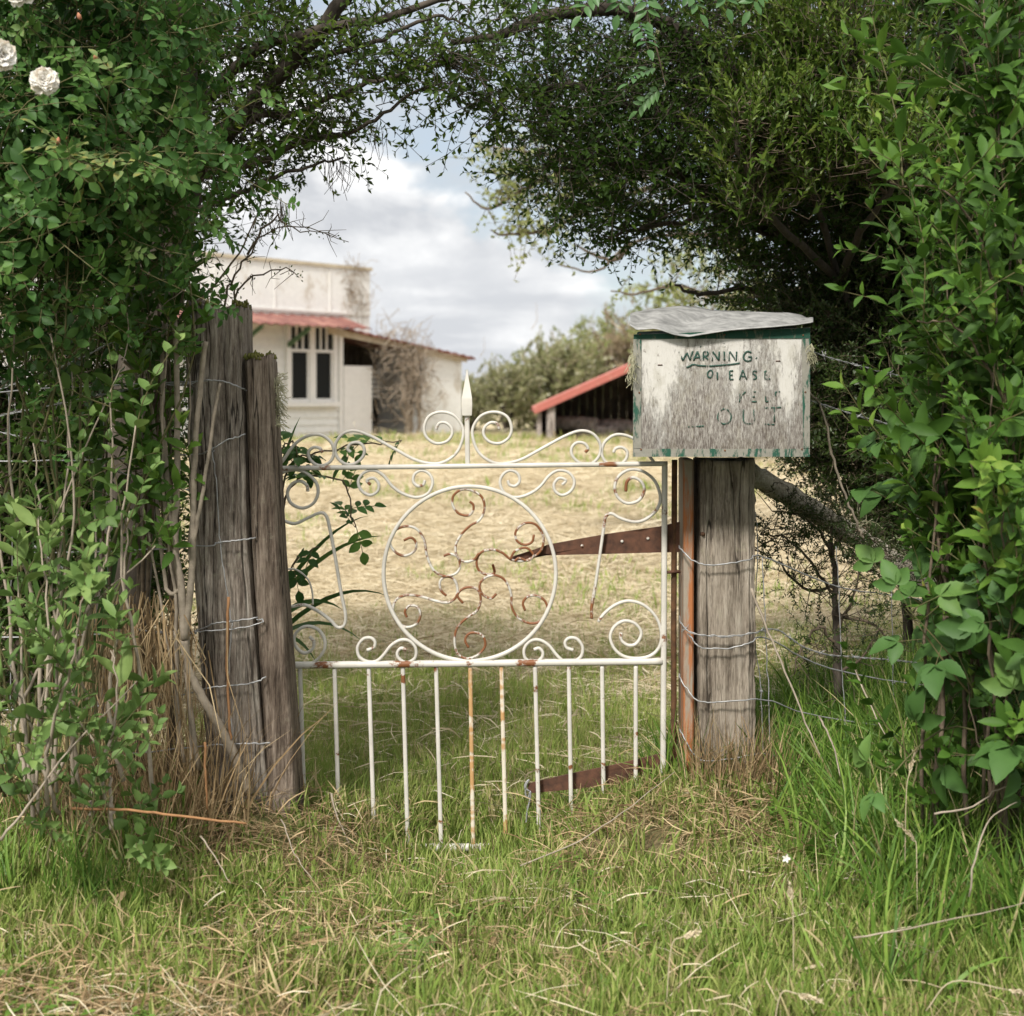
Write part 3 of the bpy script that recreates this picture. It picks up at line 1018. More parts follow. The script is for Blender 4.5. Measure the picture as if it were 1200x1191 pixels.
w_ = z2([(722, 450), (708, 440), (712, 425), (720, 418), (712, 432), (710, 455), (716, 470), (724, 450), (722, 475), (714, 510), (712, 545), (712, 580)])
mb.tube(catmull([W(x, y, GY + .016) for x, y in w_], 5), .0022, 6)
tag(mb.build('wire_loop', M['wire']), 'twisted wire loop dangling from the end of the lower strap hinge', 'wire')
rod = MB()
rod.tube(catmull([W(790.5, 539, GY + .02), W(790, 640, GY + .02), W(789.5, 760, GY + .022), W(790, 920, GY + .02)], 8), .0075, 8)
rd = rod.build('hinge_rod', M['rust_dark'])
tag(rd, 'thin rusty iron rod standing upright between gate and right post', 'rod')
MB().tube([W(778, 671, GY + .0), W(797, 670, GY + .012)], .0042, 8).build('pin', M['rust'], rd)


# ------------------------------------------------------------------ posts
def post(mb, cs, w, d, expo=4, nang=84, lev=56, grooves=(), rot=0, jag=.006, seed=0, rough=.0018):
    g = np.random.default_rng(seed)
    cs = np.array(cs, float)
    t = np.linspace(0, 1, lev)
    ts = np.linspace(0, 1, len(cs))
    C = np.stack([np.interp(t, ts, cs[:, k]) for k in range(3)], 1)
    Wd = np.interp(t, np.linspace(0, 1, len(np.atleast_1d(w))), np.atleast_1d(w)) / 2
    Dd = np.interp(t, np.linspace(0, 1, len(np.atleast_1d(d))), np.atleast_1d(d)) / 2
    an = np.arange(nang) / nang * 2 * PI
    ux = np.sign(np.cos(an)) * np.abs(np.cos(an)) ** (2 / expo)
    uy = np.sign(np.sin(an)) * np.abs(np.sin(an)) ** (2 / expo)
    sc = np.ones((lev, nang))
    for (ga, gw, gd, z0, z1) in grooves:
        aw = ga + .035 * np.sin(t * 9 + ga * 7)[:, None] + .02 * np.sin(t * 23 + ga)[:, None]
        dd = np.angle(np.exp(1j * (an[None] - aw)))
        sc -= gd * np.exp(-(dd / gw) ** 2) * (sm(z0 - .04, z0 + .06, t) * (1 - sm(z1 - .06, z1 + .04, t)))[:, None]
    ridge = np.interp(an, np.linspace(0, 2 * PI, 60), g.normal(0, 1, 60), period=2 * PI)
    sc += rough / .07 * ridge[None] * (1 + .3 * g.normal(size=(lev, 1)))
    sc += .004 * g.normal(size=(lev, nang))
    x, y = ux[None] * Wd[:, None] * sc, uy[None] * Dd[:, None] * sc
    c, s = math.cos(rot), math.sin(rot)
    v = np.stack([C[:, 0:1] + x * c - y * s, C[:, 1:2] + x * s + y * c, np.broadcast_to(C[:, 2:3], x.shape).copy()], -1)
    jz = np.interp(an, np.linspace(0, 2 * PI, 26), g.normal(0, jag, 26), period=2 * PI)
    v[-1, :, 2] += jz
    v[-2, :, 2] += jz * .6
    inner = v[-1].copy()
    inner[:, :2] = C[-1, :2] + (inner[:, :2] - C[-1, :2]) * .55
    inner[:, 2] += -.004 + np.roll(jz, 5) * .7
    verts = np.vstack([v.reshape(-1, 3), inner, C[-1:] - [0, 0, .006]])
    i = np.arange(lev)[:-1, None] * nang
    j = np.arange(nang)[None]
    k = (j + 1) % nang
    q = np.stack([i + j, i + k, i + nang + k, i + nang + j], -1).reshape(-1, 4)
    j, k = j[0], k[0]
    b = (lev - 1) * nang
    q = np.vstack([q, np.stack([b + j, b + k, b + nang + k, b + nang + j], 1)])
    tr = np.stack([b + nang + j, b + nang + k, np.full(nang, b + 2 * nang)], 1)
    return mb.add(verts, q, tr, .5)


F_ = -PI / 2      # the face towards the camera
pl = post(MB(), [W(292, 985, 3.505), W(281, 860, 3.505), W(264, 640, 3.505), W(257, 360, 3.505)], [.150, .146, .140, .146], .15, 4.2,
          grooves=[(F_ + .16, .03, .16, .42, 1.0), (F_ + .34, .022, .09, .0, .7), (F_ - .30, .018, .07, .2, .9), (F_ + .62, .025, .13, .0, 1.0), (F_ - .1, .014, .06, .55, 1.0), (F_ - .55, .015, .06, 0, .6)],
          jag=.008, seed=3)
pA = pl.build('gatepost', M['post'])
tag(pA, 'broad grey split timber gatepost on the left, bound with wire', 'post', 'gateposts')
ps = post(MB(), [W(338, 985, 3.490), W(331, 860, 3.490), W(315.5, 640, 3.490), W(305.5, 421, 3.490)], [.074, .074, .070, .066], .13, 4.0, nang=60,
          grooves=[(F_ + .2, .04, .08, 0, .8), (F_ - .3, .03, .08, .2, 1.0)], jag=.006, seed=5)
pB = ps.build('gatepost', M['post_brown'])
tag(pB, 'narrow brown mossy-topped post squeezed between broad post and gate', 'post', 'gateposts')
for c, n, sp_, lab in ((W(303, 420, 3.48), 110, (.016, .035, .005), 'green moss cushion on top of the narrow brown left post'), (W(284, 359, 3.50), 50, (.012, .04, .004), 'dark moss cushion on the right corner of broad post top'), (W(240, 358, 3.49), 40, (.015, .04, .003), 'small moss cushion on the left side of broad post top')):
    mo = MB()
    for _ in range(n):
        q0 = c + rng.normal(0, 1, 3) * sp_
        mo.tube([q0 - [0, 0, .004], q0 + [rng.normal(0, .002), rng.normal(0, .002), .007]], [.005, .0015], 5)
    tag(mo.build('moss_cushion', M['moss']), lab, 'moss', 'moss on the left posts')
lm = MB()
for _ in range(150):
    q0 = W(324 + rng.normal(0, 1.5), rng.uniform(440, 500), 3.47 + rng.normal(0, .02))
    dd = np.array([rng.uniform(0, .028), rng.normal(0, .012), rng.normal(-.006, .012)])
    lm.tube([q0, q0 + dd * .5 + [0, 0, .005], q0 + dd], .0009, 3, cap=False)
tag(lm.build('lichen_tuft', M['lichen']), 'pale hairy lichen tuft clinging to side of narrow left post', 'lichen', 'hanging lichen')
pr = post(MB(), [W(846, 960, 3.70), W(846.5, 700, 3.70), W(847, 537, 3.70)], [.137, .136, .133], .15, 9,
          grooves=[(F_ - .22, .020, .09, .25, 1.0), (F_ + .12, .018, .06, 0, .8), (F_ + .4, .016, .06, .3, 1.0), (F_ - .45, .015, .05, 0, .6)],
          rot=.05, jag=.002, seed=8, nang=96)
pR = pr.build('gatepost', M['post_pale'])
tag(pR, 'pale square gatepost on the right carrying the letterbox', 'post', 'gateposts')
xL = W(806.3, 600, 3.66)[0]
mb = MB().box([xL - .0130, 3.642, W(0, 945, 3.65)[2]], [xL + .0125, 3.76, W(0, 538, 3.65)[2]], bev=.004)
mb.build('orange_board', M['orange_wood'], pR, smooth=False)['label'] = 'board with flaking orange paint'
o = MB().tube([W(823.5, 626, 3.632), W(823.5, 626, 3.622)], [.007, .004], 7).build('nail', M['nail'], pR)
br = MB()
bp = [W(868, 549, 3.80), W(905, 570, 3.86), W(960, 603, 3.96), W(1010, 634, 4.05), W(1060, 668, 4.14), W(1110, 706, 4.22), W(1170, 755, 4.3)]
bq = catmull(bp, 6)
br.tube(bq + rng.normal(0, .002, bq.shape), np.linspace(.028, .033, len(bq)), 4 * 3)
o = br.build('brace_rail', M['brace'])
tag(o, 'slanting lichened timber strut running down from right post into bushes', 'rail')
lm = MB()
for _ in range(170):
    t = rng.uniform(.3, .85)
    q0 = bq[int(t * (len(bq) - 1))] + rng.normal(0, .03, 3) * [1, .6, 1] + [0, -.03, .01]
    dd = rng.normal(0, .022, 3)
    lm.tube([q0, q0 + dd * .5 + rng.normal(0, .006, 3), q0 + dd], .0009, 3, cap=False)
tag(lm.build('lichen_tuft', M['lichen']), 'pale stringy lichen grown over the slanting timber strut', 'lichen', 'hanging lichen')


# ------------------------------------------------------------------ letterbox
BYF, BYB = 3.45, 3.82
box = thing('letterbox', 'weathered white wooden letterbox with green edges, tin lid and faded handwritten warning', 'letterbox', W(846, 536, BYF) + np.array([0, .02, 0]))
z3 = lambda x, y, Y=BYF: W(720 + x / 4.8, 340 + y / 4.8, Y)
TL, TR, BR, BL = W(743, 384, BYF), W(949.5, 377, BYF), W(948.5, 535.5, BYF), W(742, 535.5, BYF)


def hexa(mb, f4, b4, a=.5):
    v = np.vstack([f4, b4])
    return mb.add(v, [[0, 1, 2, 3], [7, 6, 5, 4], [0, 4, 5, 1], [1, 5, 6, 2], [2, 6, 7, 3], [3, 7, 4, 0]], None, a)


ins = lambda P, dx, dz, y: P + np.array([dx, y, dz])
D_ = BYB - BYF
mb = MB()
TL, TR = W(743, 392, BYF), W(949.5, 384, BYF)
f4 = [ins(BL, .004, .003, .0125), ins(BR, -.004, .003, .0125), ins(TR, -.004, -.006, .0125), ins(TL, .004, -.010, .0125)]
b4 = [ins(BL, .040, .003, D_), ins(BR, .015, .003, D_), ins(TR, .015, .022, D_), ins(TL, .040, .022, D_)]
hexa(mb, f4, b4).build('body', M['box_green_sound'], box, smooth=False)
mb = MB()
f4 = [BL, BR, TR, TL]
hexa(mb, f4, [q + np.array([0, .012, 0]) for q in f4]).build('front_panel', M['box_front'], box, smooth=False)


def strip(a, b, c, d, mat):
    f = [np.array(q) - [0, .0022, 0] for q in (a, b, c, d)]
    return hexa(MB(), f, [q + np.array([0, .0018, 0]) for q in f]).build('edging', M[mat], box, smooth=False)


strip(z3(108, 251), z3(1100, 213), z3(1100, 272), z3(108, 276), 'box_green_sound')
strip(z3(106, 278), z3(152, 278), z3(150, 890), z3(106, 890), 'box_green')
strip(z3(1052, 275), z3(1101, 275), z3(1098, 890), z3(1062, 890), 'box_green')
strip(z3(106, 893), z3(1098, 893), z3(1098, 938), z3(106, 938), 'box_green')
# tin lid
fe = np.array([(738, 381), (746, 386.5), (768, 385), (789, 391), (807.5, 394.2), (828, 391.2), (855, 387), (880, 385), (907, 383), (935, 380.5), (953, 377.5)])
be = np.array([(739, 367), (760, 362.5), (799, 358), (818, 360), (834.6, 363.5), (866, 364.6), (900, 366), (925, 366.5), (939, 369), (948, 374), (953, 376.8)])
n, k = 64, 14
u = np.linspace(0, 1, n)
Fe = np.stack([np.interp(u, np.linspace(0, 1, len(fe)), fe[:, i]) for i in (0, 1)], 1)
Be = np.stack([np.interp(u, np.linspace(0, 1, len(be)), be[:, i]) for i in (0, 1)], 1)
Fw = np.array([W(x, y - .5, BYF - .022) for x, y in Fe])
Bw_ = np.array([W(x, y, BYB + .03) for x, y in Be])
t = np.linspace(0, 1, k)[:, None, None]
Gd = Fw[None] * (1 - t) + Bw_[None] * t
uu, tt = np.meshgrid(u, np.linspace(0, 1, k))
Gd[..., 2] += .006 * np.sin(tt * PI) * (1 + np.sin(uu * 13) * .6)
Gd[..., 2] += np.sin(tt * PI) * (.0055 * np.sin(uu * 23 + tt * 4) * np.sin(uu * 9 - tt * 13) + .0025 * np.sin(uu * 41 - tt * 17)) - .006 * np.exp(-((uu - .33) / .07) ** 2 - ((tt - .3) / .3) ** 2)
Gd[..., 2] += .010 * np.exp(-((uu - .47) / .035) ** 2 - ((tt - .5) / .18) ** 2)
top = Gd.reshape(-1, 3)
bot = top - [0, 0, .0025]
i = (np.arange(k - 1)[:, None] * n + np.arange(n - 1)[None]).ravel()
q = np.stack([i, i + 1, i + n + 1, i + n], 1)
e0 = np.arange(n - 1)
N_ = n * k
side = np.vstack([np.stack([e0 + N_, e0 + 1 + N_, e0 + 1, e0], 1), np.stack([e0 + (k - 1) * n, e0 + 1 + (k - 1) * n, e0 + 1 + (k - 1) * n + N_, e0 + (k - 1) * n + N_], 1)])
l0 = np.arange(k - 1) * n
side = np.vstack([side, np.stack([l0, l0 + n, l0 + n + N_, l0 + N_], 1), np.stack([l0 + n - 1 + N_, l0 + 2 * n - 1 + N_, l0 + 2 * n - 1, l0 + n - 1], 1)])
MB().add(np.vstack([top, bot]), np.vstack([q, q[:, ::-1] + N_, side]), None, .5).build('tin_lid', M['tin'], box)


def strokes(name, lines, mat, w=.0024):
    mb = MB()
    for ln in lines:
        w1 = w
        if isinstance(ln[0], float):
            w1, ln = ln[0], ln[1:]
        p = np.array([z3(x, y, BYF - .0012) for x, y in ln])
        if len(p) > 3:
            p = catmull(p, 4)
        elif len(p) > 1:
            p = np.vstack([p[i] + (p[i + 1] - p[i]) * f for i in range(len(p) - 1) for f in (0, .25, .5, .75)] + [p[-1]])
        else:
            p = np.vstack([p[0], p[0] + [.002, 0, .002]])
        mb.tube(p, 1, 6, flat=(w1, .0008))
    return mb.build(name, M[mat], box)


def words(name, lines, mat, w):
    fy = lambda ln: (ln[1] if isinstance(ln[0], float) else ln[0])[1]
    for lo_, hi_ in ((0, 520), (520, 640), (640, 900)):
        g = [ln for ln in lines if lo_ <= fy(ln) < hi_]
        if g:
            strokes(name, g, mat, w)


strokes('lettering', [
    [(362, 347), (385, 397)], [(385, 397), (408, 352)], [(408, 352), (425, 395)], [(425, 395), (441, 344)],
    [(445, 397), (467, 345)], [(467, 345), (486, 396)], [(452, 380), (481, 378)],
    [(500, 397), (501, 348)], [(501, 348), (520, 348), (527, 358), (520, 370), (503, 374)], [(508, 374), (531, 395)],
    [(550, 399), (553, 346)], [(553, 346), (587, 395)], [(587, 395), (590, 346)],
    [(618, 346), (618, 397)], [(646, 399), (649, 346)], [(649, 346), (684, 398)], [(684, 398), (687, 346)],
    [(771, 352), (748, 346), (730, 362), (727, 385), (745, 400), (768, 394), (773, 378)], [(773, 377), (753, 376)],
    [.003, (797, 381), (800, 384)], [(405, 436), (425, 428), (441, 419), (470, 424), (530, 428), (590, 424), (660, 418), (705, 411)],
    [(618, 297), (620, 303)], [(619, 317), (621, 322)], [(484, 316), (487, 319)]], 'ink', .0021)
words('lettering', [
    [(536, 451), (524, 468), (528, 488), (543, 491), (553, 470), (546, 453), (533, 452)], [(578, 462), (580, 505)],
    [(648, 456), (649, 505)], [(648, 456), (668, 454)], [(649, 479), (665, 478)], [(649, 504), (670, 502)],
    [(704, 505), (722, 450)], [(722, 450), (743, 503)], [(711, 486), (736, 485)],
    [(801, 460), (784, 455), (779, 470), (795, 482), (798, 496), (781, 504)]], 'ink', .0019)
words('lettering', [
    [(708, 570), (705, 632)], [(737, 572), (710, 602)], [(712, 602), (730, 625)],
    [(850, 572), (851, 628)], [(851, 628), (880, 624)], [(843, 664), (942, 660)], [(900, 664), (899, 742)],
    [(585, 690), (610, 670), (640, 678), (656, 708), (646, 742), (616, 754), (590, 742)]], 'ink_faded', .0019)
words('faded_lettering', [
    [(846, 456), (847, 502)], [(846, 457), (872, 455)], [(847, 480), (865, 478)], [(847, 502), (876, 500)],
    [(768, 575), (767, 628)], [(768, 576), (800, 572)], [(768, 602), (790, 600)], [(800, 628), (767, 628)],
    [(805, 575), (805, 600)], [(905, 572), (906, 622)], [(906, 575), (932, 572)], [(906, 598), (925, 597)],
    [(590, 742), (580, 718), (586, 690)], [(785, 672), (786, 745)], [(725, 672), (727, 735), (745, 752), (785, 748)], [(415, 770), (460, 768), (520, 764)], [(846, 755), (900, 757)]], 'ink_faded', .0018)
for x, y in ((145, 250), (620, 252), (1062, 255), (140, 578), (1075, 575), (150, 898), (622, 903), (1055, 897)):
    c = z3(x, y, BYF - .002)
    MB().tube([c, c - [0, .0016, 0]], [.0026, .0018], 8).build('nail', M['nail'], box)
for x, y in ((257, 422), (920, 400)):
    c = z3(x, y, BYF)
    MB().tube([c - [.0055, 0, 0], c + [.0055, 0, 0]], 1, 6, flat=(.0014, .0016)).build('staple', M['rust'], box)
for left_ in (True, False):
  lm = MB()
  for _ in range(190 if left_ else 130):
    if left_:
        q0 = W(741 + rng.normal(0, 2), rng.triangular(398, 430, 452), BYF + .02 + rng.normal(0, .02))
    else:
        q0 = W(949 + rng.normal(0, 2.0), rng.triangular(400, 412, 428), BYF + .02 + rng.normal(0, .02))
    dd = np.array([rng.normal(0, .006), rng.normal(-.006, .008), -rng.uniform(.004, .026)])
    lm.tube([q0, q0 + dd * .5 + rng.normal(0, .003, 3), q0 + dd], .0008, 3, cap=False)
  tag(lm.build('lichen_tuft', M['lichen']), 'straggly beige lichen hanging from the left edge of the letterbox' if left_ else 'short beige lichen tuft on the right edge of the letterbox', 'lichen', 'hanging lichen')


# ------------------------------------------------------------------ fence wires
def wire(mb, pts, r=.0019, twist=False):
    p = catmull([W(*q) for q in pts], 7)
    p = p + rng.normal(0, .0009, p.shape)
    if not twist:
        mb.tube(p, r, 5)
        return p
    d = np.concatenate([[0], np.cumsum(np.linalg.norm(np.diff(p, axis=0), axis=1))])
    s = np.arange(0, d[-1], .006)
    P = np.stack([np.interp(s, d, p[:, k]) for k in range(3)], 1)
    for ph in (0, PI):
        o_ = np.stack([0 * s, np.cos(s * 130 + ph) * .0016, np.sin(s * 130 + ph) * .0016], 1)
        mb.tube(P + o_, .0012, 4)
    for b in np.arange(.06, d[-1], .105):
        c = np.array([np.interp(b, d, p[:, k]) for k in range(3)])
        for j in range(2):
            e = rng.normal(0, 1, 3)
            e /= np.linalg.norm(e)
            mb.tube([c - e * .014, c + rng.normal(0, .002, 3), c + e * .014], [.0006, .0012, .0006], 4)
        th = np.linspace(0, 4 * PI, 16)
        mb.tube(c + np.stack([(th - 6) * .0006, np.cos(th) * .0028, np.sin(th) * .0028], 1), .0009, 4)
    return p


YF = 3.407
nl = thing('wire_netting', 'sheep netting wire stapled across the broad left gatepost and running left', 'fence wire', W(120, 880, 3.45), 'wire netting fences')
rows = [[(-160, 470, 3.6), (60, 455, 3.52), (226, 447.5, YF + .01), (242, 446, YF), (263, 447.5, YF), (279, 453, YF + .008), (290, 458, YF + .03)],
        [(-160, 540, 3.6), (60, 540, 3.52), (216, 533.5, 3.44), (244.5, 528, YF), (266, 516, YF), (287, 509, YF + .01)],
        [(-160, 640, 3.6), (60, 648, 3.52), (230, 641, YF + .01), (255, 636, YF), (279, 633.5, YF), (299, 630, YF + .015)],
        [(-160, 750, 3.6), (80, 745, 3.52), (180, 741, 3.47), (226, 740, 3.44), (251, 731, YF), (271, 728.5, YF), (303, 724, YF + .01)],
        [(-160, 835, 3.6), (80, 830, 3.52), (214, 814, 3.44), (237, 808, YF + .005), (266, 804, YF), (294, 801, YF), (312, 793, YF + .01)],
        [(-160, 905, 3.6), (80, 890, 3.52), (237, 875, YF), (271, 872.6, YF), (294, 871.7, YF), (316, 871, YF + .01)]]
for rw in rows:
    mb = MB()
    wire(mb, rw)
    mb.build('line_wire', M['wire'], nl)
for st in ([(248.5, 528, YF), (254, 568, YF), (258, 636, YF), (264, 680, YF), (271, 728, YF), (272, 736, YF), (267, 804, YF), (272, 850, YF), (276, 905, YF)],
           [(120, 462, 3.5), (124, 540, 3.5), (126, 645, 3.5), (128, 742, 3.5), (126, 830, 3.5), (130, 890, 3.5)],
           [(10, 462, 3.55), (12, 540, 3.55), (14, 645, 3.55), (12, 742, 3.55), (13, 830, 3.55), (14, 890, 3.55)]):
    mb = MB()
    wire(mb, st, .0014)
    for q in st[::2]:
        c = W(*q)
        th = np.linspace(0, 4 * PI, 14)
        mb.tube(c + np.stack([(th - 6) * .0007, np.cos(th) * .003, np.sin(th) * .003], 1), .0011, 4)
    mb.build('stay_wire', M['wire'], nl)
mb = MB()
wire(mb, [(205, 742, 3.44), (230, 741, YF - .004), (271, 737, YF - .004), (304, 731, YF - .002), (308, 726, YF + .01), (300, 727, YF + .004)], .0015)
mb.build('tie_wire', M['wire'], nl)
BW = 'barbed wire strands'
for pts, lab in (([(-60, 500, 3.44), (57, 475.6, 3.42), (124, 462, 3.41), (161, 455, 3.41), (226, 449, 3.415)], 'rusty barbed wire strand reaching the left post beside its top wire'),
                 ([(-40, 470, 3.46), (80, 427, 3.42), (134, 400, 3.42), (168, 390, 3.42), (226, 372, 3.42)], 'barbed wire strand climbing through leaves to top of left post'),
                 ([(-40, 500, 3.46), (60, 519, 3.42), (100, 538, 3.42), (160, 560, 3.43), (222, 575, 3.43)], 'sagging barbed wire strand among leaves left of the post'),
                 ([(40, 640, 3.40), (114, 699, 3.40), (141, 725, 3.40), (168, 739, 3.40), (201, 742, 3.41), (232, 742, 3.42)], 'loose barbed wire strand drooping over the dead grass')):
    mb = MB()
    wire(mb, pts, twist=True)
    tag(mb.build('barbed_wire', M['wire']), lab, 'barbed wire', BW)
YR = 3.606
nr = thing('wire_netting', 'sheep netting wire wrapped round the pale right post and running right', 'fence wire', W(940, 900, 3.7), 'wire netting fences')
for rw in ([(796, 640, 3.66), (799, 645, YR + .02), (816, 659, YR - .002), (841, 662, YR - .004), (877, 656, YR), (895, 653, 3.65), (983, 688, 3.75), (1060, 700, 3.85), (1300, 740, 4.0)],
           [(796, 790, 3.66), (799, 798, YR + .02), (816, 820, YR - .002), (841, 823, YR - .004), (880, 820, YR), (905, 822, 3.65), (990, 845, 3.75), (1300, 880, 4.0)],
           [(797, 855, 3.66), (800, 861, YR + .02), (820, 890, YR - .002), (859, 889, YR - .004), (880, 885, YR), (905, 885, 3.65), (990, 910, 3.75), (1300, 960, 4.0)],
           [(806, 743, YR + .012), (811, 748, YR), (820, 758, YR - .004), (852, 760.5, YR - .004), (880, 753, YR), (902, 749, 3.65), (1000, 790, 3.78), (1300, 830, 4.0)]):
    mb = MB()
    wire(mb, rw)
    mb.build('line_wire', M['wire'], nr)
for st in ([(885, 600, 3.66), (888, 655, 3.66), (884, 742, 3.66), (892, 810, 3.66), (894, 890, 3.66)], [(894, 654, 3.66), (897, 740, 3.66), (901, 820, 3.66), (903, 905, 3.66)],
           [(980, 640, 3.75), (983, 688, 3.75), (986, 770, 3.75), (990, 845, 3.75), (992, 915, 3.75)], [(1045, 690, 3.83), (1047, 800, 3.83), (1050, 900, 3.83)]):
    mb = MB()
    wire(mb, st, .0014)
    for q in st[1::2]:
        c = W(*q)
        th = np.linspace(0, 4 * PI, 14)
        mb.tube(c + np.stack([(th - 6) * .0007, np.cos(th) * .003, np.sin(th) * .003], 1), .0011, 4)
    mb.build('stay_wire', M['wire'], nr)
for pts, lab in (([(797, 722, 3.66), (798, 730, YR + .02), (811, 742, YR - .004), (848, 746, YR - .006), (883, 742, YR), (910, 738, 3.66), (960, 765, 3.72), (1060, 775, 3.8), (1250, 800, 3.95)],
                  'barbed wire strand bound round the middle of the right post'),
                 ([(944, 405, 3.7), (968, 418, 3.72), (1060, 442, 3.82), (1220, 480, 4.0)], 'upper of two barbed wires running right from behind the letterbox'),
                 ([(944, 466, 3.7), (968, 476, 3.72), (1080, 508, 3.82), (1220, 540, 4.0)], 'lower of two barbed wires running right from behind the letterbox')):
    mb = MB()
    wire(mb, pts, twist=True)
    tag(mb.build('barbed_wire', M['wire']), lab, 'barbed wire', BW)
mb = MB()
p = catmull([W(948, 460, 3.66), W(962, 478, 3.66), W(975, 530, 3.66), W(990, 580, 3.68), W(1004, 612, 3.7), W(1012, 632, 3.72)], 6)
mb.tube(p + rng.normal(0, .0015, p.shape), .0034, 5)
tag(mb.build('dead_twig', M['greytwig']), 'bare pale twig hanging from letterbox corner down to the slanting strut', 'twig', 'dead twigs')

# ------------------------------------------------------------------ the old house
HU, HN, HO = np.array([.625, .78, 0]), np.array([.78, -.625, 0]), np.array([-6.13, 35, 0])


def hx(v):
    v = np.asarray(v, float).reshape(-1, 3)
    return HO + v[:, 0:1] * HU + v[:, 1:2] * HN + v[:, 2:3] * np.array([0, 0, 1.])


def s_of(px):
    k = (px - 600) / F
    return (k * 35 + 6.13) / (.625 - k * .78)


def z_of(py, s):
    return CZ - (py - HY) / F * (35 + .78 * s)


house = thing('old_house', 'derelict white weatherboard house with parapet front and red tin verandah roof', 'house', hx([0, 0, -.15])[0])
hb = lambda mb, lo, hi: mb.box(lo, hi, hx)
mb = MB()
hb(mb, [-7, -8, -.3], [2.8, -.03, 3.2])
hb(mb, [2.8, -8, -.3], [7.4, -1.72, 1.95])
hb(mb, [2.8, -8, 1.95], [3.84, -1.72, 3.2])
mb.build('wall', M['white_sheet'], house, smooth=False)
mb = MB()
for k in range(18):
    z0 = -.25 + k * .185
    v = hx([[-7, .012, z0 + .20], [2.8, .012, z0 + .20], [2.8, .040, z0], [-7, .040, z0], [-7, -.03, z0], [2.8, -.03, z0]])
    mb.add(v, [[0, 3, 2, 1], [3, 4, 5, 2]])
mb.build('weatherboards', M['white_board'], house, smooth=False)
mb = MB()
hb(mb, [-7, -.12, 3.07], [3.84, .06, 4.27])
pp = mb.build('parapet', M['white_sheet'], house, smooth=False)
mb = MB()
hb(mb, [-7.05, -.16, 4.275], [3.9, .10, 4.36])
mb.build('coping', M['fascia'], pp, smooth=False)
mb = MB()
for s in (-1.3, .55, 2.4):
    hb(mb, [s - .02, .062, 3.1], [s + .02, .075, 4.26])
hb(mb, [-7, .062, 3.12], [3.84, .08, 3.17])
mb.build('batten', M['trim_white'], pp, smooth=False)
mb = MB()
hb(mb, [2.80, -.12, 2.62], [3.84, .04, 3.06])
mb.build('porch_head', M['white_sheet'], house, smooth=False)


def corr_roof(mb, s0, s1, f, n=60, th=.03):
    """roof sheet: f(s, t) gives (n, z); corrugated across s"""
    ss = np.linspace(s0, s1, n)
    tt = np.linspace(0, 1, 4)
    v = []
    for t in tt:
        for j, s in enumerate(ss):
            nn, z = f(s, t)
            v.append([s, nn, z + .018 * math.sin(j * PI / 2)])
    v = hx(v)
    m_ = len(v)
    i = (np.arange(3)[:, None] * n + np.arange(n - 1)[None]).ravel()
    q = np.stack([i, i + 1, i + n + 1, i + n], 1)
    e = np.arange(n - 1)
    fr = np.stack([e + 3 * n, e + 3 * n + 1, e + 3 * n + 1 + m_, e + 3 * n + m_], 1)
    l = np.arange(3) * n
    sd_ = np.vstack([np.stack([l, l + n, l + n + m_, l + m_], 1), np.stack([l + n - 1 + m_, l + 2 * n - 1 + m_, l + 2 * n - 1, l + n - 1], 1)])
    return mb.add(np.vstack([v, v - [0, 0, th]]), np.vstack([q, q[:, ::-1] + m_, fr, sd_]))


mb = corr_roof(MB(), -7, 3.0, lambda s, t: (.04 + .9 * t, 3.03 - .29 * t), 120, .035)
aw = mb.build('verandah_roof', M['red_roof'], house, smooth=False)
for s in (-.55, .95):
    mb = MB()
    d_ = .035
    v = hx([[s - d_, .04, 2.18], [s + d_, .04, 2.18], [s + d_, .04, 2.30], [s - d_, .04, 2.30], [s - d_, .86, 2.62], [s + d_, .86, 2.62], [s + d_, .86, 2.72], [s - d_, .86, 2.72]])
    mb.add(v, [[0, 1, 2, 3], [7, 6, 5, 4], [0, 4, 5, 1], [1, 5, 6, 2], [2, 6, 7, 3], [3, 7, 4, 0]])
    mb.build('bracket', M['bracket'], aw, smooth=False)
# window: casing, two sashes each with a toplight of small panes
sa, sb_ = s_of(333), s_of(392)
zt, zb = z_of(384, 1.8), z_of(471, 1.8)
win = MB()
fr = .085
mid = (sa + sb_) / 2
for lo, hi in (([sa, .03, zb], [sa + .13, .11, zt]), ([sb_ - .13, .03, zb], [sb_, .11, zt]), ([mid - .09, .03, zb], [mid + .09, .11, zt]),
               ([sa, .032, zt], [sb_, .115, zt + .12]), ([sa - .05, .03, zb - .12], [sb_ + .05, .17, zb - .002]),
               ([sa + .131, .03, zt - .62], [sb_ - .131, .105, zt - .55])):
    hb(win, lo, hi)
wo = win.build('window', M['trim_white'], house, smooth=False)
for a0, a1 in ((sa + .13, mid - .09), (mid + .09, sb_ - .13)):
    mb = MB()
    hb(mb, [a0, .025, zb], [a1, .0435, zt])
    mb.build('pane', M['pane'], wo, smooth=False)
    mb = MB()
    for k in (.33, .66):
        c = a0 + (a1 - a0) * k
        hb(mb, [c - .025, .0445, zt - .545], [c + .025, .085, zt])
    hb(mb, [a0, .0445, zb + .0], [a0 + .06, .075, zt - .63])
    hb(mb, [a1 - .06, .0445, zb + .0], [a1, .075, zt - .63])
    hb(mb, [a0 + .06, .0445, zb + .0], [a1 - .06, .075, zb + .08])
    mb.build('sash', M['trim_white'], wo, smooth=False)
mb = MB()
hb(mb, [2.72, .037, -.25], [2.86, .07, 3.0])
mb.build('corner_board', M['trim_white'], house, smooth=False)
mb = MB()
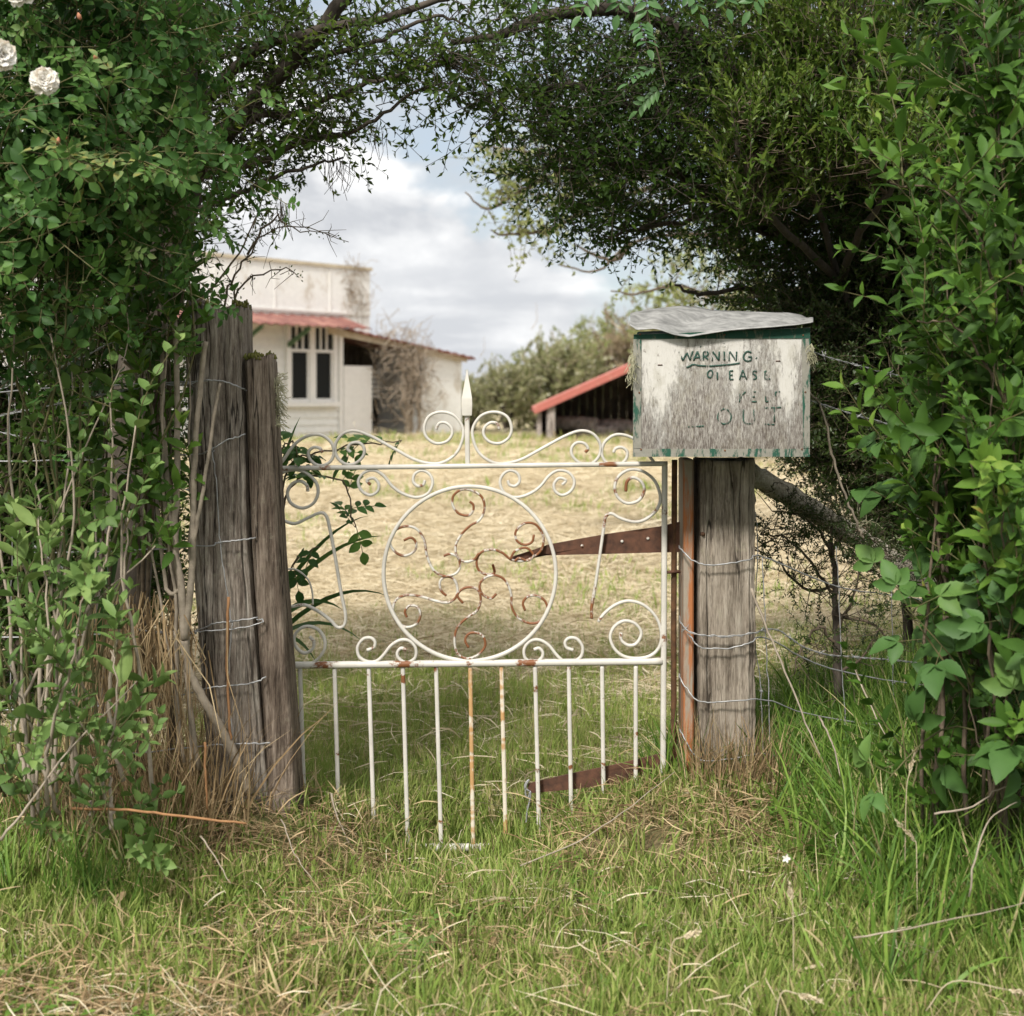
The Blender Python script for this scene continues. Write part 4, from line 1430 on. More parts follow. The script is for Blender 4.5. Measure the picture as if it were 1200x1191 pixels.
hb(mb, [2.90, .0, -.2], [3.92, .05, z_of(429, 3.3)])
hb(mb, [2.98, .051, .2], [3.84, .06, .26])
mb.build('door', M['trim_white'], house, smooth=False)
mb = MB()
for k in range(26):
    hb(mb, [2.81 + k * .18, -1.70, -.25], [2.98 + k * .18, -1.66, 2.70 - k * .18 * .128])
mb.build('porch_wall', M['shed_wood'], house, smooth=False)
mb = MB()
for k in range(9):
    hb(mb, [4.05 + k * .13, -.9, .95], [4.09 + k * .13, -.88, 1.75])
for k in range(6):
    hb(mb, [4.05, -.879, 1.0 + k * .13], [5.2, -.86, 1.04 + k * .13])
mb.build('lattice', M['trim_white'], house, smooth=False)
s5, s6 = s_of(495), s_of(541)
rz = lambda s: 2.78 - (s - 2.6) * .128
mb = MB()
v = hx([[s5, 0, -.25], [s6, 0, -.25], [s6, 0, rz(s6) - .06], [s5, 0, rz(s5) - .06], [s5, -1.7, -.25], [s6, -1.7, -.25], [s6, -1.7, rz(s6) - .06], [s5, -1.7, rz(s5) - .06]])
mb.add(v, [[0, 1, 2, 3], [7, 6, 5, 4], [0, 4, 5, 1], [1, 5, 6, 2], [2, 6, 7, 3], [3, 7, 4, 0]])
mb.build('lean_to_wall', M['white_sheet'], house, smooth=False)
mb = MB()
hb(mb, [s5 - .14, .02, -.25], [s5 + .02, .10, rz(s5) - .1])
mb.build('porch_post', M['trim_white'], house, smooth=False)
mb = MB()
v = hx([[2.3, .12, rz(2.3) - .22], [s6 + .1, .12, rz(s6 + .1) - .16], [s6 + .1, .12, rz(s6 + .1) - .05], [2.3, .12, rz(2.3) - .05],
        [2.3, .06, rz(2.3) - .22], [s6 + .1, .06, rz(s6 + .1) - .16], [s6 + .1, .06, rz(s6 + .1) - .05], [2.3, .06, rz(2.3) - .05]])
mb.add(v, [[0, 1, 2, 3], [7, 6, 5, 4], [0, 4, 5, 1], [1, 5, 6, 2], [2, 6, 7, 3], [3, 7, 4, 0]])
mb.build('porch_beam', M['fascia'], house, smooth=False)
mb = corr_roof(MB(), 2.9, s6 + .3, lambda s, t: (-5 + 5.25 * t, rz(s)), 60, .05)
mb.build('porch_roof', M['red_roof'], house, smooth=False)
# dead creeper over the porch
dv = MB()
for _ in range(360):
    s = rng.triangular(3.4, 5.2, 6.2)
    z = rng.uniform(.0, 1) ** .6 * (rz(s) + rng.uniform(-.1, .75) * (1 - abs(s - 4.4) / 3))
    c = np.array([s, rng.uniform(.05, .55), max(z, .0)])
    d = rng.normal(0, .32, 3) * [1, .5, 1]
    m_ = c + d * .5 + rng.normal(0, .1, 3)
    dv.tube(hx([c, m_, c + d + rng.normal(0, .08, 3)]), [.013, .010, .005], 3, cap=False)
for _ in range(18):
    s = rng.uniform(4.9, 5.75)
    x = [np.array([s + rng.normal(0, .06 + .1 * t), .2 + .1 * math.sin(s * 9 + t * 3), -.1 + t * 2.3]) for t in np.linspace(0, 1, 6)]
    dv.tube(hx(catmull(x, 3)), .02, 4, cap=False)
tag(dv.build('dead_creeper', M['vine']), 'tangle of bare brown creeper stems smothering the porch of the old house', 'creeper')
pv = MB()
for _ in range(120):
    s = 3.3 + rng.normal(0, .25)
    c = np.array([s, .12, rng.uniform(3.1, 4.5)])
    d = rng.normal(0, .22, 3) * [1, .3, 1]
    pv.tube(hx([c, c + d * .5 + rng.normal(0, .05, 3) * [1, .3, 1], c + d]), .007, 3, cap=False)
tag(pv.build('dead_creeper', M['vine']), 'wisps of dry creeper clinging to right end of the house parapet', 'creeper')

# ------------------------------------------------------------------ open shed
SY = 33.
shed = thing('open_shed', 'low open-fronted shed with red tin roof and dark board back, in the mown field', 'shed', W(700, 516, SY))
gz = -.03
apx = (803, 400)
L0, R0 = W(626, 479, SY), W(985, 479, SY)
AP = W(apx[0], apx[1], SY)
mb = MB()
for A_, B_ in ((L0, AP), (R0, AP)):
    d = (B_ - A_)
    nrm = np.array([-d[2], 0, d[0]])
    nrm = nrm / np.linalg.norm(nrm) * (.05 if A_ is L0 else -.05)
    v = []
    nn = 34
    for t in np.linspace(0, 1, 10):
        for j, yy in enumerate(np.linspace(-.35, 4.2, nn)):
            v.append(A_ + d * t + [0, yy, .02 * math.sin(j * PI / 2)])
    v = np.array(v)
    i = (np.arange(9)[:, None] * nn + np.arange(nn - 1)[None]).ravel()
    q = np.stack([i, i + 1, i + nn + 1, i + nn], 1)
    e = np.arange(9) * nn
    m_ = len(v)
    edge_ = np.vstack([np.stack([e, e + nn, e + nn + m_, e + m_], 1), np.stack([e + nn - 1, e + 2 * nn - 1, e + 2 * nn - 1 + m_, e + nn - 1 + m_], 1)])
    mb.add(np.vstack([v, v - [0, 0, .07]]), np.vstack([q, q[:, ::-1] + m_, edge_]))
rf = mb.build('roof', M['shed_red'], shed, smooth=False)
mb = MB()
for A_, B_ in ((L0, AP), (R0, AP)):
    d = B_ - A_
    q4 = [A_ + [0, -.38, -.12], B_ + [0, -.38, -.12], B_ + [0, -.38, .05], A_ + [0, -.38, .05]]
    hexa(mb, q4, [x + np.array([0, .028, 0]) for x in q4])
mb.build('bargeboard', M['shed_red'], rf, smooth=False)
for px_, py_, w_, Y_ in ((632, 482, .10, SY - .1), (645.5, 476, .19, SY - .2), (800, 402, .18, SY - .1), (975, 480, .18, SY - .1)):
    c = W(px_, py_, Y_)
    MB().box([c[0] - w_ / 2, Y_ - .07, gz - .1], [c[0] + w_ / 2, Y_ + .07, c[2]], bev=.01).build('post', M['shed_post'], shed, smooth=False)
mb = MB()
x0, x1 = L0[0] + .2, R0[0] - .2
for x in np.arange(x0, x1, .2):
    zt_ = AP[2] - abs(x + .1 - AP[0]) / (AP[0] - L0[0]) * (AP[2] - L0[2]) - .1
    mb.box([x, SY + 3.9, gz - .1], [x + .193, SY + 3.93 + .01 * (int(x * 7) % 2), zt_])
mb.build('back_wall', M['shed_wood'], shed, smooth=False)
mb = MB()
for y in np.arange(SY + .3, SY + 3.8, .2):
    mb.box([x0 - .05, y, gz - .1], [x0 - .02, y + .193, L0[2]])
    mb.box([x1 + .02, y, gz - .1], [x1 + .05, y + .193, R0[2]])
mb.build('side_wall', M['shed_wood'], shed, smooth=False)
for k, (px_, py_, r_, Y_) in enumerate(((676, 497, .17, SY + 1.2), (700, 506, .14, SY + 1.0), (722, 502, .2, SY + 1.6))):
    c = W(px_, py_, Y_)
    mb = MB()
    L_ = .45
    mb.tube(catmull([c + [-L_, .2, 0], c + [-.1, .05, .02], c + [L_, -.15, -.01]], 5) + rng.normal(0, .006, (11, 3)), r_, 12)
    tag(mb.build('firewood_log', M['shed_post']), ['weathered log on the top of heap inside the open shed', 'thin grey log low at the front of the shed heap', 'thick grey log lying at the right of the shed heap'][k],
        'log', 'logs in the shed')

# ------------------------------------------------------------------ trees and bushes beyond the field
def dup(root, loc, rz=0, sc=(1, 1, 1), label=None):
    r = root.copy()
    COL.objects.link(r)
    r.location = loc
    r.rotation_euler = (0, 0, rz)
    r.scale = sc
    if label:
        r['label'] = label
    for ch in list(root.children):
        c = ch.copy()
        COL.objects.link(c)
        c.parent = r
    return r


def far_bush(kind, mat, R, Hh, n, label, cat, loc, group, name, bare=0, sk=1.0):
    root = thing(name, label, cat, (0, 0, 0), group)
    tr = MB()
    tips = []
    for k in range(5):
        a = rng.uniform(0, 2 * PI)
        e = np.array([math.cos(a) * R * .5, math.sin(a) * R * .5, Hh * .7])
        p = catmull([[0, 0, -.15], [e[0] * .2, e[1] * .2, Hh * .25], e * [.6, .6, .75], e], 4)
        tr.tube(p, np.linspace(.09 * R ** .5, .02, len(p)), 6)
        tips.append(e)
    tr.build('trunk', M['bark'], root)
    cr = MB()
    u = rng.normal(size=(n, 3))
    u /= np.linalg.norm(u, axis=1)[:, None]
    rad = rng.random(n) ** .4
    l = 1 + .25 * np.sin(u[:, 0] * 4 + R * 9) * np.cos(u[:, 2] * 5 + n) + .14 * np.sin(u[:, 1] * 10 + u[:, 2] * 8)
    P = u * (rad * l)[:, None] * [R, R, Hh * .52] + [0, 0, Hh * .52]
    P = P[P[:, 2] > .08]
    n = len(P)
    D = u[:n] * .5 + [0, 0, .6] + rng.normal(0, .5, (n, 3))
    Rm = rot_z(D, rng.random(n) * 2 * PI)
    ch = rng.random(n)
    for i, tp in enumerate(SH[kind]):
        s = rng.integers(0, len(SH[kind]), n) == i
        scatter(cr, tp, P[s], Rm[s], rng.uniform(.7, 1.2, s.sum()) * sk, ch[s])
    for _ in range(bare):
        c = np.array([rng.normal(0, R * .5), rng.normal(0, R * .5), Hh * rng.uniform(.6, 1.0)])
        d = np.array([rng.normal(0, .25), rng.normal(0, .25), rng.uniform(.2, .7)])
        cr.tube([c, c + d * .5 + rng.normal(0, .05, 3), c + d], [.014, .01, .004], 3, m=1, cap=False)
    cr.build('crown', [M[mat], M['vine']], root)
    root.location = loc
    return root


HB = 'bushes behind the mown field'
gl = lambda x, y: float(H(np.array(x), np.array(y)))
protos = [far_bush('far', 'far_leaf', 1.5, 3.0, 520, 'grey-green blossoming bush behind the field, directly above the tip of the gate spear', 'bush', (-1.25, 45, -.1), HB, 'blossoming_bush', 10),
          far_bush('far', 'far_green', 1.4, 2.7, 460, 'rounded olive green bush just left of the shed roof', 'bush', (2.3, 47, -.1), HB, 'green_bush', 12),
          far_bush('far', 'far_brown', 1.6, 3.3, 420, 'brown half-bare bush rising behind the shed roof beside the letterbox', 'bush', (3.9, 46, -.1), HB, 'brown_bush', 40)]
protos[0].scale = (.85, .85, .56)
protos[1].scale = (1, 1, 1.02)
spots = [(0, -.15, 43.5, .72, 'pale blossoming bush at right of the gate spear tip'), (1, .75, 46, .92, 'tall dark olive bush midway between house and shed'),
         (0, 1.6, 44, 1.0, 'bush with the thickest pale blossom, left of the shed'), (1, 3.1, 50, 1.28, 'olive bush topping the hedge behind the shed roof slope'),
         (1, -2.0, 52, .55, 'small dim bush peeping out beside the lean-to wall of the house'), (2, 5.2, 48, 1.25, 'brown bush hidden mostly by the letterbox'),
         (1, 7.6, 47, 1.35, 'large olive bush seen between the letterbox lid and dark tree'), (0, 9.6, 46, 1.2, 'pale bush glimpsed through the right tree trunk gap'),
         (1, 11.8, 48, 1.3, 'olive bush farthest right beyond the field'), (2, 14.5, 50, 1.2, 'brown bush beyond the right hand shrubs'), (0, 17.5, 50, 1.3, 'blossoming bush beyond the right hand shrubs'),
         (1, -16, 52, 1.3, 'olive bush far left behind the house'), (2, -19, 50, 1.3, 'brown bush far left behind the house')]
for k, x, y, s, lab in spots:
    dup(protos[k], (x, y, gl(x, y) - .1), rng.uniform(0, 6), (s * rng.uniform(.9, 1.15), s, s * rng.uniform(.9, 1.05)), lab)
ob = far_bush('far', 'far_green', 1.7, 3.4, 900, 'olive green tree standing in the field just behind the letterbox lid', 'tree', (3.55, 23, -.05), None, 'olive_tree', 20, .62)
# a loose pale tree whose hanging branches blur in front of the sky
st = thing('sparse_tree', 'thin pale tree with drooping twiggy branches, blurred against the clouds', 'tree', (2.6, 10.5, 0))
tb = MB()
tw = MB()
cw = MB()
t0 = catmull([[2.6, 10.5, -.1], [2.5, 10.5, 1.2], [2.35, 10.4, 2.4], [2.1, 10.3, 3.6], [1.9, 10.2, 4.6]], 5)
tb.tube(t0, np.linspace(.11, .03, len(t0)), 8)
tb.build('trunk', M['twig'], st)
lims = []
for pts in ([(975, 300, 10.4), (880, 250, 10.3), (780, 215, 10.1), (690, 190, 9.9), (600, 175, 9.8), (555, 172, 9.8)],
            [(975, 300, 10.4), (900, 300, 10.2), (820, 275, 10.0), (740, 285, 9.9), (700, 318, 9.8), (655, 310, 9.8)],
            [(980, 330, 10.4), (900, 345, 10.2), (840, 348, 10.0), (790, 335, 9.9), (745, 345, 9.9), (715, 340, 9.9)],
            [(690, 190, 9.9), (640, 210, 9.85), (600, 230, 9.8), (570, 245, 9.8), (545, 225, 9.8)], [(780, 215, 10.1), (700, 240, 10), (640, 270, 9.9), (590, 275, 9.9), (575, 270, 9.9)],
            [(740, 285, 9.9), (720, 305, 9.9), (690, 296, 9.9), (672, 285, 9.9)], [(940, 300, 10.3), (900, 200, 10.2), (860, 100, 10), (840, 0, 10)]):
    p = limb(tw, pts, .022, .005, 5, 5)
    lims.append(p)
tw.build('limb', M['twig'], st)
al = np.vstack(lims)
P = foliage(cw, 'sparse', [(650, 185, 9.8, .42, .3, .20, 90), (605, 215, 9.8, .24, .25, .18, 60), (620, 262, 9.8, .24, .2, .10, 40), (700, 215, 9.9, .4, .3, .25, 80),
                           (790, 330, 9.9, .35, .3, .10, 18), (840, 260, 10, .5, .4, .3, 40), (880, 120, 10, .7, .6, .7, 80), (760, 80, 10, .6, .5, .5, 50)], clip=False, up=-.1, out=.3, jit=.6, scale=(.6, 1.0))
link_twigs(cw, P, al, .9, .003)
cw.build('crown', [M['sparse'], M['twig']], st)


# ------------------------------------------------------------------ arching trees beside the gate
lt = thing('arching_tree', 'dark small-leaved tree on the left leaning its boughs over the gate', 'tree', W(137, 930, 4.3))
tb = MB()
tr_p = limb(tb, [(135, 960, 4.3), (145, 700, 4.3), (160, 480, 4.28), (186, 340, 4.25), (208, 230, 4.2), (212, 130, 4.15), (198, 40, 4.1), (170, -120, 4.1), (140, -330, 4.1)], .085, .045, 12, wig=.02)
tb.build('trunk', M['bark'], lt)
L = [tr_p]
LB = [([(220, 215, 4.2), (258, 165, 4.15), (295, 125, 4.1), (335, 80, 4.0), (385, 25, 3.95), (430, -50, 3.9)], .034, .018),
      ([(262, 165, 4.15), (300, 138, 4.1), (345, 133, 4.05), (400, 110, 4.0), (455, 90, 4.0), (520, 70, 4.0)], .013, .004),
      ([(222, 205, 4.2), (300, 190, 4.1), (350, 168, 4.1), (400, 158, 4.05), (440, 140, 4.0), (490, 105, 4.0)], .012, .004),
      ([(225, 130, 4.15), (300, 60, 4.0), (360, 40, 3.9), (430, 25, 3.9), (500, 5, 3.9), (560, -20, 3.9)], .018, .007),
      ([(335, 80, 4.0), (400, 60, 4.0), (450, 45, 4.0), (510, 18, 4.0), (545, 30, 4.0)], .010, .003),
      ([(218, 250, 4.2), (280, 226, 4.15), (330, 205, 4.1), (365, 195, 4.1), (400, 186, 4.1)], .009, .003),
      ([(205, 40, 4.1), (130, -40, 4.0), (60, -120, 3.9), (0, -160, 3.8)], .025, .01), ([(170, -120, 4.1), (260, -200, 4.1), (360, -280, 4.1)], .03, .01)]
for pts, r0, r1 in LB:
    mb = MB()
    L.append(limb(mb, pts, r0, r1, 7))
    mb.build('limb', M['bark'], lt)
L = np.vstack(L)
cw = MB()
P = foliage(cw, 'tree', [(330, 150, 4.1, .22, .3, .16, 88), (290, 200, 4.2, .14, .25, .12, 40), (400, 95, 4.0, .25, .3, .13, 52), (470, 75, 4.0, .22, .25, .12, 40), (530, 75, 4.0, .16, .22, .11, 48),
                         (300, 60, 4.0, .25, .35, .16, 85), (380, 30, 4.0, .25, .3, .12, 34), (470, 5, 4.0, .3, .3, .08, 22), (385, 165, 4.05, .14, .15, .06, 22), (215, 60, 4.2, .25, .3, .25, 150),
                         (200, 190, 4.3, .18, .25, .3, 120), (150, -130, 4.0, .6, .6, .35, 260), (420, -170, 4.0, .6, .6, .18, 40), (60, -200, 4.0, .8, .7, .5, 300), (570, 110, 4.1, .10, .15, .10, 40)],
            up=.15, out=.7, jit=.6, scale=(.85, 1.35))
link_twigs(cw, P, L, .55, .0018)
cw.build('crown', [M['tree'], M['bark']], lt)
for px_, py_, n, lab in ((400, 190, 30, 'dark wispy lichen beard at the outer tip of the lowest left bough'), (440, 150, 16, 'wispy lichen beard under a left bough against white cloud'), (330, 240, 30, 'wispy lichen beard hanging lowest, just above the house parapet'), (300, 125, 18, 'wispy lichen beard beside the thick left bough')):
    lm = MB()
    for _ in range(n):
        q0 = W(px_ + rng.normal(0, 9), py_ + rng.normal(0, 5), 4.05 + rng.normal(0, .05))
        ln = rng.uniform(.03, .10)
        lm.tube([q0, q0 + [rng.normal(0, .005), rng.normal(0, .005), -ln * .5], q0 + [rng.normal(0, .012), 0, -ln]], .0008, 3, cap=False)
    tag(lm.build('lichen_tuft', M['bark']), lab, 'lichen', 'hanging lichen')

rt = thing('arching_tree', 'big dark evergreen on the right arching over letterbox and gate', 'tree', W(1165, 830, 5.2))
tb = MB()
tr_p = limb(tb, [(1165, 850, 5.2), (1165, 700, 5.2), (1150, 560, 5.2), (1110, 430, 5.2), (1050, 300, 5.1), (980, 170, 5.0), (920, 20, 4.9), (890, -200, 4.8)], .10, .05, 12, wig=.02)
tb.build('trunk', M['bark'], rt)
L = [tr_p]
LB = [([(1080, 360, 5.1), (960, 300, 5.0), (860, 250, 4.7), (790, 200, 4.6), (720, 190, 4.5), (650, 200, 4.45)], .03, .006),
      ([(1050, 300, 5.1), (920, 210, 4.8), (820, 150, 4.5), (740, 125, 4.4), (670, 100, 4.3), (610, 115, 4.3)], .03, .006),
      ([(940, 170, 4.9), (860, 90, 4.6), (760, 20, 4.4), (660, 15, 4.3), (580, 42, 4.2), (530, 50, 4.2)], .035, .008),
      ([(1110, 430, 5.2), (960, 380, 5.0), (880, 340, 4.8), (820, 345, 4.7), (790, 335, 4.7)], .015, .004),
      ([(1150, 560, 5.2), (1000, 470, 5.1), (920, 400, 4.9), (890, 370, 4.9)], .018, .005),
      ([(1150, 560, 5.2), (1160, 420, 5.0), (1170, 300, 4.9), (1220, 180, 4.8)], .03, .01), ([(910, 20, 4.8), (800, -120, 4.6), (680, -220, 4.5)], .03, .01),
      ([(940, 170, 4.9), (1040, 40, 4.7), (1150, -80, 4.6)], .03, .01), ([(860, 250, 4.7), (800, 260, 4.6), (740, 270, 4.5), (700, 285, 4.5)], .011, .003)]
for pts, r0, r1 in LB:
    mb = MB()
    L.append(limb(mb, pts, r0, r1, 7))
    mb.build('limb', M['bark'], rt)
L = np.vstack(L)
cw = MB()
P = foliage(cw, 'tree', [(620, 60, 4.3, .20, .3, .14, 60), (640, 150, 4.3, .15, .3, .17, 95), (700, 90, 4.4, .3, .35, .22, 190), (690, 200, 4.45, .2, .3, .17, 140), (760, 180, 4.5, .3, .4, .28, 290),
                         (740, 265, 4.5, .16, .25, .07, 50), (850, 240, 4.7, .3, .45, .2, 240), (800, 60, 4.5, .35, .5, .3, 300), (900, 100, 4.7, .4, .6, .4, 520), (920, 280, 4.9, .35, .5, .3, 420),
                         (850, 320, 4.75, .2, .25, .05, 40), (1000, 200, 4.9, .5, .6, .5, 560), (1000, 400, 5.0, .33, .5, .32, 480), (930, 385, 4.9, .18, .3, .16, 160), (830, -110, 4.5, .6, .7, .35, 230),
                         (1050, -100, 4.7, .8, .8, .5, 420), (640, -80, 4.3, .4, .5, .15, 70), (1150, 100, 4.8, .5, .6, .6, 420), (800, 335, 4.7, .08, .12, .04, 22), (1180, 350, 4.9, .4, .5, .5, 300)],
            up=.1, out=.7, jit=.6)
link_twigs(cw, P, L, .28, .0016)
cw.build('crown', [M['tree_dark'], M['bark']], rt)
# yellow-green shrubby boughs in front of it
tt = thing('young_evergreen', 'yellow-green evergreen sapling with upright sprays, in front of the dark right tree', 'tree', W(1100, 900, 4.8))
mb = MB()
L = [limb(mb, [(1100, 920, 4.8), (1085, 700, 4.8), (1045, 500, 4.75), (985, 330, 4.5), (945, 200, 4.3), (915, 80, 4.15), (905, -60, 4.15)], .016, .006, 8),
     limb(mb, [(985, 330, 4.5), (910, 260, 4.2), (870, 190, 4.05), (860, 130, 4.0)], .014, .004, 6), limb(mb, [(985, 330, 4.5), (1010, 270, 4.2), (1050, 215, 4.0), (1075, 170, 4.0)], .014, .004, 6),
     limb(mb, [(945, 200, 4.3), (960, 130, 4.1), (990, 80, 4.0), (1010, 20, 4.0)], .012, .004, 6)]
mb.build('trunk', M['bark'], tt)
cw = MB()
P = foliage(cw, 'totara', [(900, 130, 4.05, .13, .15, .12, 130), (940, 170, 4.05, .16, .15, .12, 150), (880, 180, 4.05, .10, .15, .10, 90), (1000, 190, 4.0, .16, .15, .12, 140), (1060, 190, 3.95, .10, .12, .09, 50), (960, 80, 4.05, .16, .15, .14, 100),
                           (1030, 110, 4.0, .16, .15, .15, 90), (900, 240, 4.1, .14, .15, .08, 60), (990, 20, 4.0, .2, .2, .15, 90), (900, 30, 4.1, .18, .2, .15, 70)], up=1.0, out=.35, jit=.35, abias=.22)
link_twigs(cw, P, np.vstack(L), .6, .0016)
cw.build('crown', [M['young'], M['twig']], tt)
# hedge of tiny leaves behind the fence on the right
hd = thing('hedge_bush', 'dense dark tiny-leaved bush behind the barbed wires right of the letterbox', 'bush', W(1010, 760, 4.7))
mb = MB()
L = [limb(mb, [(1050 + dx_, 830, 4.7), (1045 + dx_, 700, 4.7), (1020 + dx_ * .5, 560, 4.6), (990 + dx_ * 1.5, 430, 4.6)], .02, .006, 6) for dx_ in (15, 40, 60, 90)]
mb.build('trunk', M['bark'], hd)
cw = MB()
P = foliage(cw, 'hedge', [(950, 470, 4.6, .17, .3, .22, 420), (1000, 540, 4.55, .22, .3, .18, 430), (1060, 470, 4.5, .28, .35, .3, 560), (1060, 610, 4.5, .2, .3, .12, 260), (1120, 560, 4.4, .25, .35, .4, 520), (1000, 380, 4.7, .3, .3, .18, 420), (1060, 300, 4.7, .25, .3, .2, 300),
                          (1150, 720, 4.4, .18, .35, .25, 330), (915, 420, 4.7, .07, .2, .1, 90)], up=.2, out=.6, jit=.6)
link_twigs(cw, P, np.vstack(L), .4, .0015)
cw.build('crown', [M['hedge'], M['twig']], hd)
# backing bushes that close the view left and right of the gate
for (px_, Y_, lab, ells) in ((70, 4.6, 'dark bush closing the view behind the white rose', [(30, 300, 4.6, .5, .35, .7, 800), (150, 250, 4.6, .2, .3, .5, 330), (120, 500, 4.7, .30, .3, .35, 620), (20, 620, 4.7, .45, .3, .45, 760), (100, 680, 4.7, .26, .25, .2, 330), (40, 20, 4.6, .55, .4, .4, 520), (-180, 400, 4.6, .4, .4, .9, 420), (160, 640, 4.7, .12, .25, .2, 100), (10, 830, 4.7, .5, .3, .3, 420)]),
                             (1230, 4.5, 'dark bush closing the view behind the right hand lance-leaved shrubs', [(1180, 500, 4.5, .25, .35, .6, 620), (1300, 300, 4.5, .4, .4, .8, 620), (1220, 760, 4.5, .25, .35, .3, 420), (1150, 250, 4.5, .3, .35, .4, 520), (1150, 50, 4.5, .4, .35, .4, 520), (1110, 150, 4.4, .2, .3, .4, 260)])):
    b_ = thing('backing_bush', lab, 'bush', W(px_, 930, Y_), 'dark bushes behind the fence')
    mb = MB()
    L = [limb(mb, [(px_ + d, 960, Y_), (px_ + d * 1.3, 700, Y_), (px_ + d * 2, 400, Y_), (px_ + d * 3, 150, Y_)], .025, .008, 6) for d in (-40, 0, 35)]
    mb.build('trunk', M['twig'], b_)
    cw = MB()
    P = foliage(cw, 'tree', ells, up=.1, out=.6, jit=.7, scale=(1.0, 1.5))
    link_twigs(cw, P, np.vstack(L), .3, .002)
    cw.build('crown', [M['tree_dark'], M['twig']], b_)


# ------------------------------------------------------------------ shrubs of upright stems
def stem_shrub(name, label, cat, base, stems, kind, mat, group=None, smat='twig', r0=.005, sp=.06, lo=.35, size=(.6, 1.2), abias=0, tip=True, dens=1.0, clip=True):
    """base (px, py, Y); stems: list of px paths; shoots leave each stem from fraction lo upwards"""
    root = thing(name, label, cat, W(*base), group)
    cr = MB()
    for pts in stems:
        mb = MB()
        p = limb(mb, pts, r0 * rng.uniform(.8, 1.2), r0 * .3, 6, 6, wig=.008)
        mb.build('stem', M[smat], root)
        d = np.concatenate([[0], np.cumsum(np.linalg.norm(np.diff(p, axis=0), axis=1))])
        s = np.arange(lo * d[-1], d[-1], sp / dens)
        s = s + rng.uniform(-.5, .5, len(s)) * sp
        s = np.clip(s, 0, d[-1])
        P = np.stack([np.interp(s, d, p[:, k]) for k in range(3)], 1)
        n = len(P)
        T = p[-1] - p[0]
        T /= np.linalg.norm(T)
        D = T * .55 + rng.normal(0, .62, (n, 3)) * [1, 1, .5] + [0, -.15, .15]
        if True:
            D1 = D / np.linalg.norm(D, axis=1)[:, None]
            ok = np.ones(n, bool)
            for e_ in (0, .1, .2, .32):
                x, y = PX(P + D1 * e_)
                ok &= clear_box(P, x, y)
                if clip:
                    ok &= ~in_poly(x, y, ARCH)
            P, D = P[ok], D[ok]
            n = len(P)
        if tip:
            P = np.vstack([P, p[-2:-1]])
            D = np.vstack([D, (T + rng.normal(0, .12, 3))[None]])
            n += 1
        R = rot_z(D, rng.random(n) * 2 * PI)
        S = rng.uniform(*size, n)
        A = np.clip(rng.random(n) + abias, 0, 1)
        k = rng.integers(0, len(SH[kind]), n)
        pool = SH[kind] + (SH['privet'][:1] + SH['lance_tip'][:2] if kind == 'lance' else [])
        k = rng.integers(0, len(pool), n)
        for i, tp in enumerate(pool):
            q = k == i
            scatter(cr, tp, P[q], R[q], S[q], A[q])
    cr.build('foliage', [M[mat], M['greenstem']], root)
    return root


def rstem(x0, y0, x1, y1, Y, bend=20, dY=.1):
    x0 = x0 + (x1 - x0) * rng.uniform(.2, .55) + rng.normal(0, 26)
    y0 = y0 + rng.normal(0, 8)
    m1, m2 = rng.normal(0, bend), rng.normal(0, bend)
    d1 = rng.normal(0, dY)
    return [(x0, y0, Y), (x0 + (x1 - x0) * .3 + m1 * .5, y0 + (y1 - y0) * .33, Y + d1 * .3), (x0 + (x1 - x0) * .65 + m2, y0 + (y1 - y0) * .66, Y + d1 * .7), (x1, y1, Y + d1)]


LS = 'lance-leaved shrubs around the gate'
# right, nearest the camera
stem_shrub('lance_leaf_shrub', 'tall lance-leaved shrub at the right edge reaching above the letterbox', 'shrub', (1150, 960, 3.0),
           [rstem(1150, 960, x, y, 3.0, 25) for x, y in ((1100, 240), (1120, 300), (1140, 190), (1170, 120), (1200, 230), (1225, 60), (1125, 370), (1110, 330))] +
           [[(1150, 960, 3.0), (1180, 600, 2.9), (1165, 350, 2.85), (1120, 235, 2.8), (1045, 215, 2.8)], [(1160, 960, 3.0), (1190, 700, 2.9), (1185, 500, 2.85), (1130, 390, 2.8), (1075, 375, 2.8)]],
           'lance', 'lance', LS, dens=1.2, lo=.33)
stem_shrub('lance_leaf_shrub', 'lance-leaved shrub with drooping shoots filling the top right corner', 'shrub', (1240, 900, 3.1),
           [rstem(1240, 900, x, y, 3.1, 25) for x, y in ((1140, 60), (1150, -10), (1175, 40), (1200, -30), (1250, 50), (1160, 130), (1210, 130), (1120, 10), (1180, -120))],
           'lance', 'lance', LS, dens=1.35, lo=.42, abias=-.12)
stem_shrub('lance_leaf_shrub', 'bright green lance-leaved shrub low at the right edge above the bank', 'shrub', (1190, 990, 2.9),
           [rstem(1190, 990, x, y, 2.9, 20) for x, y in ((1130, 480), (1165, 420), (1200, 520), (1175, 600), (1215, 450), (1190, 690), (1150, 560))],
           'lance', 'lance', LS, dens=.95, lo=.22, abias=.1)
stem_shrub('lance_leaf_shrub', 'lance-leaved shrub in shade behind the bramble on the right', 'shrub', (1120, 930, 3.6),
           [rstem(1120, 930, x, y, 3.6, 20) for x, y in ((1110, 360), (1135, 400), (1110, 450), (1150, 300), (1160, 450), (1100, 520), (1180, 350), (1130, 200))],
           'lance', 'lance', LS, dens=1.15, lo=.25, abias=-.25)
